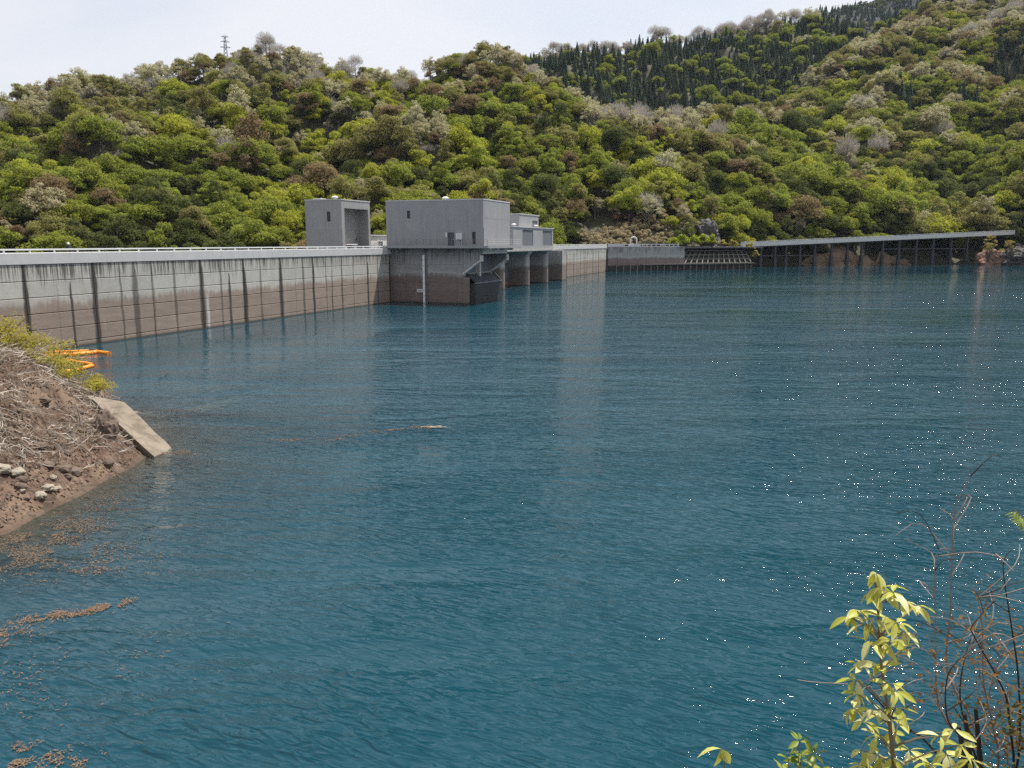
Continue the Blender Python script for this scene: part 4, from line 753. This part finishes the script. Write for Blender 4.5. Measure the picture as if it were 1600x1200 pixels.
for i, (x, y, R, H, cl, pr) in enumerate(((-24.9, 39.6, 1.5, 2.5, 26, 75), (-25.6, 37.4, 1.6, 2.9, 28, 75), (-23.3, 40.9, 1.3, 2.0, 22, 70), (-22.2, 41.6, 1.1, 1.5, 18, 60), (-27.0, 42.0, 1.8, 3.0, 26, 70), (-24.6, 35.4, .9, 1.3, 14, 40), (-24.8, 42.8, 1.6, 2.5, 24, 70), (-23.4, 38.4, .8, .9, 12, 40), (-24.1, 41.6, 1.5, 2.1, 26, 80), (-22.6, 42.4, 1.3, 1.5, 22, 70), (-25.0, 41.0, 1.5, 2.6, 26, 80), (-26.0, 39.4, 1.6, 2.9, 26, 80), (-23.9, 40.0, 1.2, 1.6, 20, 70))):
    lab = ('tall yellow-green shrub on top of the left bank', 'tallest yellow-green shrub of the left bank clump', 'yellow-green shrub on the bank in front of the orange booms', 'low spreading yellow-green shrub above the slab', 'yellow-green shrub at the back of the bank by the dam', 'sparse small shrub low on the twig-covered bank', 'yellow-green shrub at the water behind the bank crest', 'small yellowish shrub among driftwood twigs', 'broad yellow-green shrub of the bank clump facing the booms', 'outermost low shrub of the bank clump over the water', 'upright shrub in the middle of the bank clump', 'tall shrub at the dam end of the bank clump', 'short shrub between the bank clump and the slab')[i]
    zb = bank_z(x, y); H = max(.7, min(H, float(np.interp(x, (-26, -24, -22), (6.3, 3.9, 2.8))) - zb)) * random.uniform(.9, 1.1)
    shrub('bank_shrub', (x, y, zb - .1), R, H, ML_bank, lab, 'shrub', 'shrubs on the left bank', cl, pr * .6, .05, 16, .8, M_twigb)
shrub('grass_tuft', (-20.2, 28.4, bank_z(-20.2, 28.4)), .5, .5, ML_bright, 'bright green weed tuft beside pale stones on the bank', 'plant', None, 8, 40, .05, 6)

# ------------------------------------------------------------------ orange float booms
k = Nodes('orange_float'); M_or = k.finish(k.mix(k.noise(k.worldpos(), 3, 4), (.58, .17, .012), (.80, .30, .02)), .55)
def capsule(L, r):
    pts = [(0, 0, 0), (.04, 0, 0), (.14, 0, 0), (L - .14, 0, 0), (L - .04, 0, 0), (L, 0, 0)]; return MB().tube(pts, [r * .35, r * .8, r, r, r * .8, r * .35], 10)
def boom(pts, label, r=.19, step=2.3):
    root = empty('float_boom', (*pts[0], 0), 0, label, 'float boom', 'orange float booms'); o0 = Vector((*pts[0], 0)); rope = []
    for a, b in zip(pts, pts[1:]):
        a, b = Vector((*a, .08)), Vector((*b, .08)); L = (b - a).length; n = max(1, round(L / step)); l = L / n; ang = math.atan2(b.y - a.y, b.x - a.x)
        for i in range(n):
            f = obj('float', capsule(l * .95, r * random.uniform(.92, 1.08)), M_or, root, a.lerp(b, i / n) - o0, (0, random.uniform(-.02, .02), ang), True)
            obj('collar', MB().tube([(-.02 + l * .93, 0, 0), (l * .99, 0, 0)], r * 1.12, 8), M_or, f)
        rope += [a - o0, b - o0]
    obj('rope', MB().tube(rope, .03, 5), M_dark, root)
boom([(-42.0, 70.2), (-39.5, 71.2), (-38.3, 72.4), (-38.2, 73.0), (-36.6, 72.1)], 'orange float boom with its free end bent towards the lake', .21)
boom([(-42.6, 72.4), (-41.1, 72.9), (-39.2, 73.5)], 'straight orange float boom lying nearest the dam wall', .17)
boom([(-43.5, 65.6), (-41.3, 66.2), (-39.7, 66.9), (-37.7, 67.4), (-35.6, 66.0), (-34.35, 64.8), (-34.3, 62.7), (-35.2, 60.8), (-37.0, 59.6)], 'orange float boom curling back behind the bank shrubs', .17)
tag(rock('mooring_buoy', (-36.6, 61.6, .1), (.3, .3, .28), M_white, 1.0, 3, .02), 'small white round buoy floating behind the bank shrubs', 'buoy')

# ------------------------------------------------------------------ floating litter
k = Nodes('floating_litter'); M_float = k.finish(k.mix(k.noise(k.worldpos(), 4, 3), (.07, .043, .026), (.25, .165, .10)), .9)
def litter(name, patches, lab, s0, s1, dens):
    out = []
    for x, y, rx, ry, n, rot in patches:
        n = int(n * dens); a = rng.normal(size=(n, 2)) * .5; keep = np.array([fbm(x + q[0] * rx, y + q[1] * ry, max(rx, ry) * .35, 4, 6.6) > -.02 for q in a]); a = a[keep]
        q = np.stack([x + a[:, 0] * rx * math.cos(rot) - a[:, 1] * ry * math.sin(rot), y + a[:, 0] * rx * math.sin(rot) + a[:, 1] * ry * math.cos(rot), np.full(len(a), .012) + rng.uniform(0, .015, len(a))], 1)
        nr = rng.normal(size=(len(q), 3)) * .12 + np.array([0, 0, 1]); nr /= np.linalg.norm(nr, axis=1, keepdims=True); out.append(diamonds(q, nr, s0 + (s1 - s0) * rng.uniform(0, 1, len(q)) ** 2.2, .22))
    o = setting(obj(name, quads_mesh(name, np.concatenate(out)), M_float), 'stuff'); o['label'] = lab; o['category'] = 'floating debris'
litter('shore_flotsam', [(-16.2, 26.4, 2.6, 1.6, 1500, .7), (-15.4, 24.6, 2.6, 1.4, 1500, .4), (-13.4, 23.4, 2.2, 1.0, 500, .5), (-11.7, 20.7, 1.3, .35, 700, .45), (-12.6, 20.2, .8, .4, 350, .3), (-13.6, 19.0, 1.2, .6, 600, .3), (-10.0, 14.2, 1.0, .4, 700, .2), (-9.0, 13.9, .8, .35, 350, .2), (-10.6, 17.0, 3.0, 2.0, 220, .2), (-15.6, 29.5, 1.2, 2.5, 300, .1), (-16.2, 37.5, 1.5, .6, 260, .1)], 'brown leaf flotsam drifting in the shallows beside the bank', .010, .07, 3.6)
litter('drifting_leaves', [(-4.8, 42.8, .9, .35, 380, .05), (-6.4, 42.2, 1.6, .2, 160, .25), (-8.2, 41.1, 1.6, .3, 110, .3), (-9.2, 40.1, .7, .25, 90, .3), (-11.2, 39.9, 1.6, .4, 140, .1), (-24.9, 84.5, 5, .5, 200, .3), (-22.3, 87.5, 5, .5, 200, .3), (-30, 83.0, 4, .6, 220, .5), (-34.3, 71.5, 3, .6, 160, .2), (-27, 61, 3, .6, 130, .1), (-19.5, 47.6, 2.5, .5, 120, .2)], 'thin drifts of brown leaves far out on the water', .018, .09, 2.4)
dr_ = MB()
for i in range(14):
    a = random.uniform(-.35, .35); x, y = random.gauss(0, .35), random.gauss(0, .1); L = random.uniform(.25, .8); dr_.tube([(x, y, .03), (x + math.cos(a) * L, y + math.sin(a) * L, .05)], [.035, .015], 5)
tag(obj('driftwood_raft', dr_, M_twig, None, (-4.7, 42.85, 0)), 'small raft of pale driftwood sticks floating alone on the lake', 'driftwood')

# ------------------------------------------------------------------ person on the crest
def person():
    sk = bpy.data.meshes.new('person_skeleton')
    J = {'pel': (0, 0, .90, .135), 'sp': (0, .0, 1.12, .13), 'ch': (0, .0, 1.30, .145), 'nk': (0, 0, 1.43, .055), 'hd': (0, -.01, 1.53, .085), 'tp': (0, 0, 1.63, .07)}
    Ed = [('pel', 'sp'), ('sp', 'ch'), ('ch', 'nk'), ('nk', 'hd'), ('hd', 'tp')]
    J['ns'] = (0, -.10, 1.53, .018); Ed.append(('hd', 'ns'))
    for sx, sd_ in ((-1, 'l'), (1, 'r')):
        J.update({'sh' + sd_: (sx * .18, 0, 1.36, .065), 'el' + sd_: (sx * .25, .03, 1.10, .045), 'wr' + sd_: (sx * .24, -.10, .90, .030), 'pa' + sd_: (sx * .235, -.13, .84, .032),
                  'hp' + sd_: (sx * .095, 0, .82, .095), 'kn' + sd_: (sx * .10, -.02, .47, .062), 'an' + sd_: (sx * .10, .02, .08, .042), 'to' + sd_: (sx * .11, -.15, .035, .035)})
        Ed += [('ch', 'sh' + sd_), ('sh' + sd_, 'el' + sd_), ('el' + sd_, 'wr' + sd_), ('wr' + sd_, 'pa' + sd_), ('pel', 'hp' + sd_), ('hp' + sd_, 'kn' + sd_), ('kn' + sd_, 'an' + sd_), ('an' + sd_, 'to' + sd_)]
        for f in range(5):
            dy = (-.04 + .02 * f); L = (.05, .085, .09, .085, .065)[f]; J['f%d%s' % (f, sd_)] = (sx * .235 + (sx * -.03 if f == 0 else 0), -.13 + dy, .80 - L * .45, .009); J['g%d%s' % (f, sd_)] = (sx * .225 + (sx * -.04 if f == 0 else 0), -.14 + dy, .79 - L, .008); Ed += [('pa' + sd_, 'f%d%s' % (f, sd_)), ('f%d%s' % (f, sd_), 'g%d%s' % (f, sd_))]
    ks = list(J); sk.from_pydata([J[q][:3] for q in ks], [(ks.index(a), ks.index(b)) for a, b in Ed], []); t = bpy.data.objects.new('person_skeleton', sk); COL.objects.link(t)
    m = t.modifiers.new('skin', 'SKIN'); m.use_smooth_shade = True
    for i, q in enumerate(ks): sk.skin_vertices[0].data[i].radius = (J[q][3], J[q][3]); sk.skin_vertices[0].data[i].use_root = q == 'pel'
    t.modifiers.new('sub', 'SUBSURF').levels = 2
    me = bpy.data.meshes.new_from_object(t.evaluated_get(bpy.context.evaluated_depsgraph_get())); bpy.data.objects.remove(t); return me
pm = person(); mats = [simple('skin', (.45, .28, .2), .6, .1), simple('navy_jacket', (.03, .03, .045), .9, .2), simple('dark_trousers', (.02, .02, .022), .9, .2)]
pm.materials.clear()
for m_ in mats: pm.materials.append(m_)
for f in pm.polygons: c = f.center; f.material_index = 0 if c.z > 1.44 or (c.z < .89 and abs(c.x) > .19) else (1 if c.z > .86 else 2)
pe = tag(obj('person', pm, None, None, W(6.0, -.9, 8.3), (0, 0, RZ)), 'person in dark jacket and white hat walking behind the crest railing', 'person')
hat = MB().tube([(0, 0, 1.565), (0, 0, 1.58), (0, 0, 1.585), (0, 0, 1.66), (0, 0, 1.70)], [.17, .165, .115, .105, .05], 14); obj('hat', hat, M_white, pe)

# ------------------------------------------------------------------ foreground plants on the slope
def leaf_mesh(name, bend):
    mb = MB(); prof = [(0, .0), (.12, .07), (.3, .16), (.52, .19), (.75, .13), (.92, .045), (1, 0)]; v = []
    for x, w in prof: z = -bend * x * x; v += [(x, -w, z + w * .35), (x, 0, z), (x, w, z + w * .35)]
    f = []
    for i in range(len(prof) - 1):
        a = i * 3; f += [(a, a + 3, a + 4, a + 1), (a + 1, a + 4, a + 5, a + 2)]
    return mb.add(v, f).mesh(name, True)
def fg_leaf_mat(name, c1, c2, c3):
    k = Nodes(name); oi = k.n('ObjectInfo'); r = oi.outputs['Random']; c = k.mix(k.smooth(r, .1, .55), c1, c2); c = k.mix(k.smooth(r, .65, .95), c, c3)
    x, y, z = k.sep(k.coords()); vein = k.smooth(k.math('ABSOLUTE', y), .0, .025, .25, 0); c = k.mix(vein, c, tuple(min(1, q * 1.4) for q in c3))
    b = k.n('BsdfPrincipled', None, Roughness=.5); k.set(b.inputs['Base Color'], c); t = k.n('BsdfTranslucent'); k.set(t.inputs[0], c); m = k.n('MixShader'); m.inputs[0].default_value = .4
    k.set(m.inputs[1], b.outputs[0]); k.set(m.inputs[2], t.outputs[0]); k.t.links.new(m.outputs[0], k.out.inputs['Surface']); return k.m
ML_sap = fg_leaf_mat('sapling_leaves', (.40, .42, .05), (.50, .50, .11), (.62, .60, .30)); ML_grn = fg_leaf_mat('small_shrub_leaves', (.13, .20, .02), (.22, .28, .035), (.33, .36, .06))
def leaves_on(root, center, n, mesh_list, size, axis=None, droop=.35, o0=None):
    for i in range(n):
        a = 2 * math.pi * i / n + random.uniform(-.4, .4); el = random.uniform(-.9, .55) - droop * .5
        e = Euler((random.uniform(-.7, .7), -el, a)); L = size * random.uniform(.7, 1.2); off = Vector((math.cos(a), math.sin(a), 0)) * .006
        o = obj('leaf', random.choice(mesh_list), None, root, Vector(center) - o0 + off, e); o.scale = (L, L * random.uniform(.8, 1.1), L)
LS = [leaf_mesh('leaf', b) for b in (.1, .25, .45)]
for m_ in LS: m_.materials.append(ML_sap)
LG = [leaf_mesh('leaf', b) for b in (.05, .2)]
for m_ in LG: m_.materials.append(ML_grn)
M_stem = simple('green_stem', (.16, .13, .07), .7, .2, 20); M_stemb = simple('dark_stem', (.03, .024, .02), .8, .3, 20); M_stemp = simple('pale_stem', (.22, .17, .14), .8, .3, 20)
o0 = Vector((1.66, 3.0, 6.25)); sap = empty('sapling', o0, 0, 'pale yellow-green leafy sapling rising on a thin stem over the water', 'sapling')
stem = [(1.66, 3.0, 6.2), (1.63, 3.0, 7.2), (1.59, 3.0, 7.85), (1.55, 3.0, 8.08), (1.5, 3.0, 8.31), (1.47, 3.0, 8.53), (1.44, 3.0, 8.71)]
obj('stem', MB().tube([Vector(q) - o0 for q in stem], [.013, .011, .009, .008, .006, .005, .003], 7), M_stem, sap)
CL = [(1.42, 2.94, 8.73), (1.44, 3.01, 8.62), (1.46, 2.97, 8.66), (1.37, 3.02, 8.51), (1.41, 3.03, 8.53), (1.47, 2.9, 8.67), (1.51, 2.88, 8.64), (1.67, 3.08, 8.53), (1.39, 2.94, 8.52), (1.43, 2.94, 8.54), (1.56, 3.12, 8.46), (1.54, 2.99, 8.5), (1.62, 3.08, 8.42), (1.44, 2.99, 8.42), (1.51, 3.03, 8.39), (1.49, 2.92, 8.46), (1.6, 3.03, 8.37), (1.46, 3.09, 8.26), (1.43, 3.06, 8.21), (1.51, 3.04, 8.29), (1.48, 2.9, 8.29), (1.6, 3.06, 8.16), (1.42, 3.02, 8.17), (1.38, 2.95, 8.15), (1.42, 2.89, 8.18), (1.57, 3.09, 8.04), (1.57, 2.99, 8.13), (1.62, 3.05, 8.03), (1.49, 3.09, 8.0), (1.53, 3.05, 7.96), (1.62, 3.1, 7.94), (1.43, 2.97, 7.95), (1.55, 3.07, 7.86), (1.57, 2.99, 7.9), (1.7, 3.1, 7.86), (1.75, 3.09, 7.83), (1.71, 2.9, 8.06), (1.77, 2.91, 8.08), (1.81, 2.93, 8.0), (1.87, 3.11, 7.83), (1.89, 2.98, 7.9), (1.76, 3.03, 7.84), (1.66, 2.98, 7.78), (1.50, 3.0, 7.80), (1.45, 3.0, 7.86)]
def stem_at(z):
    for a, b in zip(stem, stem[1:]):
        if a[2] <= z <= b[2]: t = (z - a[2]) / (b[2] - a[2]); return Vector(a).lerp(Vector(b), t)
    return Vector(stem[-1])
for c in CL:
    j = stem_at(max(6.3, c[2] - .06 - abs(c[0] - 1.52) * .3)); mid = j.lerp(Vector(c), .55) + Vector((0, 0, .012)); obj('twig', MB().tube([j - o0, mid - o0, Vector(c) - o0], [.004, .003, .002], 5), M_stem, sap)
    leaves_on(sap, c, random.choice((4, 5, 6, 6)), LS, .080, o0=o0)
o0 = Vector((1.16, 2.9, 6.4)); sh_ = empty('small_shrub', o0, 0, 'small fresh-green leafy sprig below the pale sapling at the water edge of the slope', 'shrub')
for c in [(1.15, 2.9, 8.04), (1.11, 2.9, 7.96), (1.21, 2.9, 7.98), (1.15, 2.85, 7.93), (1.18, 2.95, 7.92), (1.10, 2.92, 7.89), (1.23, 2.9, 7.90), (1.16, 2.9, 7.98)]:
    obj('stem', MB().tube([(0, 0, -.1), (0, 0, .8), Vector(c) - o0], [.008, .006, .002], 5), M_stem, sh_); leaves_on(sh_, c, 7, LG, .055, droop=-.9, o0=o0)
o0 = Vector((.78, 2.6, 6.6)); s1 = empty('seedling', o0, 0, 'lone drooping pale leaf on a thin stalk apart from the sapling', 'seedling')
obj('stem', MB().tube([(0, 0, -.1), (.01, 0, .9), (-.015, 0, 1.57), (-.03, 0, 1.61)], [.007, .006, .003, .002], 5), M_stem, s1)
for e, L in (((.3, -.05, 3.1), .085), ((1.0, .9, 5.9), .075), ((-.8, 1.2, 4.4), .07)): o = obj('leaf', LS[2], None, s1, (-.03, 0, 1.61), e); o.scale = (L, L * 1.15, L)
o0 = Vector((2.6, 3.2, 6.5)); s2 = empty('fern_branch', o0, 0, 'yellow-green feathery branch tip leaning in above the bare bush', 'branch')
fs_ = [(2.6, 3.2, 6.4), (2.55, 3.2, 7.6), (2.38, 3.2, 8.5), (2.2, 3.2, 8.8), (2.1, 3.2, 8.90)]; obj('stem', MB().tube([Vector(q) - o0 for q in fs_], [.01, .008, .006, .004, .002], 5), M_stem, s2)
for i in range(40):
    t = i / 40; c = Vector(fs_[2]).lerp(Vector(fs_[3]), t * 2) if t < .5 else Vector(fs_[3]).lerp(Vector(fs_[4]), t * 2 - 1)
    o = obj('leaf', LG[i % 2], None, s2, c - o0, (random.uniform(-.5, .5), .5, 2.2 + (i % 2) * 1.9 + random.uniform(-.3, .3))); o.scale = (.05, .035, .05)
# bare twiggy bush
o0 = Vector((2.70, 4.0, 5.45)); bb = empty('bare_bush', o0, 0, 'tangled bare bush with dark curved twigs and shrivelled brown leaves', 'bush')
ARCS = [[(2.71, 4.0, 7.01), (2.55, 4.0, 7.52), (2.53, 4.0, 7.89), (2.5, 4.0, 8.33), (2.5, 4.0, 8.54), (2.58, 4.0, 8.75)], [(2.75, 4.0, 7.01), (2.72, 4.0, 7.4), (2.66, 4.0, 7.78), (2.58, 4.0, 8.11), (2.52, 4.0, 8.37), (2.56, 4.0, 8.46)],
 [(2.64, 4.0, 6.97), (2.47, 4.0, 7.25), (2.37, 4.0, 7.44), (2.23, 4.0, 7.59), (2.2, 4.0, 7.82), (2.25, 4.0, 7.93), (2.3, 4.0, 7.95)], [(2.6, 4.0, 7.01), (2.43, 4.0, 7.36), (2.37, 4.0, 7.52), (2.33, 4.0, 7.89), (2.29, 4.0, 8.33), (2.37, 4.0, 8.37)],
 [(2.72, 4.0, 6.93), (2.55, 4.0, 7.59), (2.49, 4.0, 7.78), (2.33, 4.0, 8.04), (2.31, 4.0, 8.11), (2.41, 4.0, 8.24)], [(2.78, 4.0, 7.01), (2.76, 4.0, 7.52), (2.69, 4.0, 7.89), (2.74, 4.0, 8.04)], [(2.69, 4.0, 7.01), (2.62, 4.0, 7.4), (2.54, 4.0, 7.67), (2.49, 4.0, 8.04), (2.43, 4.0, 8.22)],
 [(2.64, 4.0, 6.97), (2.48, 4.0, 7.44), (2.45, 4.0, 7.67), (2.48, 4.0, 7.89)], [(2.51, 4.0, 6.93), (2.18, 4.0, 7.32), (2.03, 4.0, 7.48), (1.91, 4.0, 7.5)], [(2.82, 4.0, 6.97), (2.68, 4.0, 7.32), (2.74, 4.0, 7.71), (2.84, 4.0, 7.89)]]
def smooth_pts(pts, n=4):
    pts = [Vector(q) for q in pts]; out = []
    for i in range(len(pts) - 1):
        a, b, c, d = pts[max(i - 1, 0)], pts[i], pts[i + 1], pts[min(i + 2, len(pts) - 1)]
        for j in range(n): t = j / n; out.append(.5 * (2 * b + (c - a) * t + (2 * a - 5 * b + 4 * c - d) * t * t + (3 * b - a - 3 * c + d) * t ** 3))
    return out + [pts[-1]]
brown = []
for i, arc in enumerate(ARCS):
    dy = random.uniform(-.35, .35); pts = smooth_pts([(2.70, 4.0, 5.3)] + [(x, y + dy * min(1, (z - 6.5)), z) for x, y, z in arc]); n = len(pts)
    obj('branch', MB().tube([q - o0 for q in pts], [.0085 * (1 - .85 * j / n) for j in range(n)], 6), M_stemb if i % 3 else M_stemp, bb)
    for q in range(10):
        st_ = pts[random.randrange(n // 4, n - 1)]; a = random.uniform(0, 6.28); L = random.uniform(.12, .42); up = random.uniform(-.1, .5)
        e1 = st_ + Vector((math.cos(a) * L * .5, math.sin(a) * L * .4, up * L + .05)); e2_ = e1 + Vector((math.cos(a + .8) * L * .45, math.sin(a + .8) * L * .4, random.uniform(-.2, .3) * L)); tp = smooth_pts([st_, e1, e2_], 3)
        obj('twig', MB().tube([w - o0 for w in tp], [.0026 * (1 - .7 * j / len(tp)) + .0008 for j in range(len(tp))], 4), (M_stemp, M_stemb, M_stemp)[q % 3], bb)
        if st_.z < 8.05 and st_.x > 2.38: brown += [e2_ + Vector((random.gauss(0, .05), random.gauss(0, .05), random.gauss(0, .04))) for _ in range(16)]
P = np.array([tuple(q - o0) for q in brown]); nr = rng.normal(size=(len(P), 3)); nr /= np.linalg.norm(nr, axis=1, keepdims=True)
obj('dead_leaves', quads_mesh('dead_leaves', diamonds(P, nr, rng.uniform(.008, .022, len(P)), .45)), leaf_mat('dead_leaves', (.22, .11, .04), (.27, .16, .06)), bb)
o0 = Vector((2.75, 3.6, 5.8)); b2 = shrub('low_bush', (2.62, 3.6, 5.75), .5, 2.1, leaf_mat('low_bush_leaves', (.12, .12, .04), (.17, .13, .05)), 'dense brownish-green low bush at the foot of the bare twigs', 'bush', None, 16, 70, .016, 12, .8, M_stemb)

# ------------------------------------------------------------------ hazy spring air
hz = setting(obj('haze', MB().box(-650, 2700, -120, 2700, -62, 720), None), 'stuff'); hz['label'] = 'thin bluish spring haze filling the valley'; hz['category'] = 'haze'
hm = bpy.data.materials.new('haze'); hm.use_nodes = True; hm.node_tree.nodes.clear(); ho = hm.node_tree.nodes.new('ShaderNodeOutputMaterial'); hv = hm.node_tree.nodes.new('ShaderNodeVolumePrincipled')
hv.inputs['Color'].default_value = (.62, .76, 1.0, 1); hv.inputs['Density'].default_value = .000028; hv.inputs['Anisotropy'].default_value = .2; hm.node_tree.links.new(hv.outputs[0], ho.inputs['Volume']); hz.data.materials.append(hm)
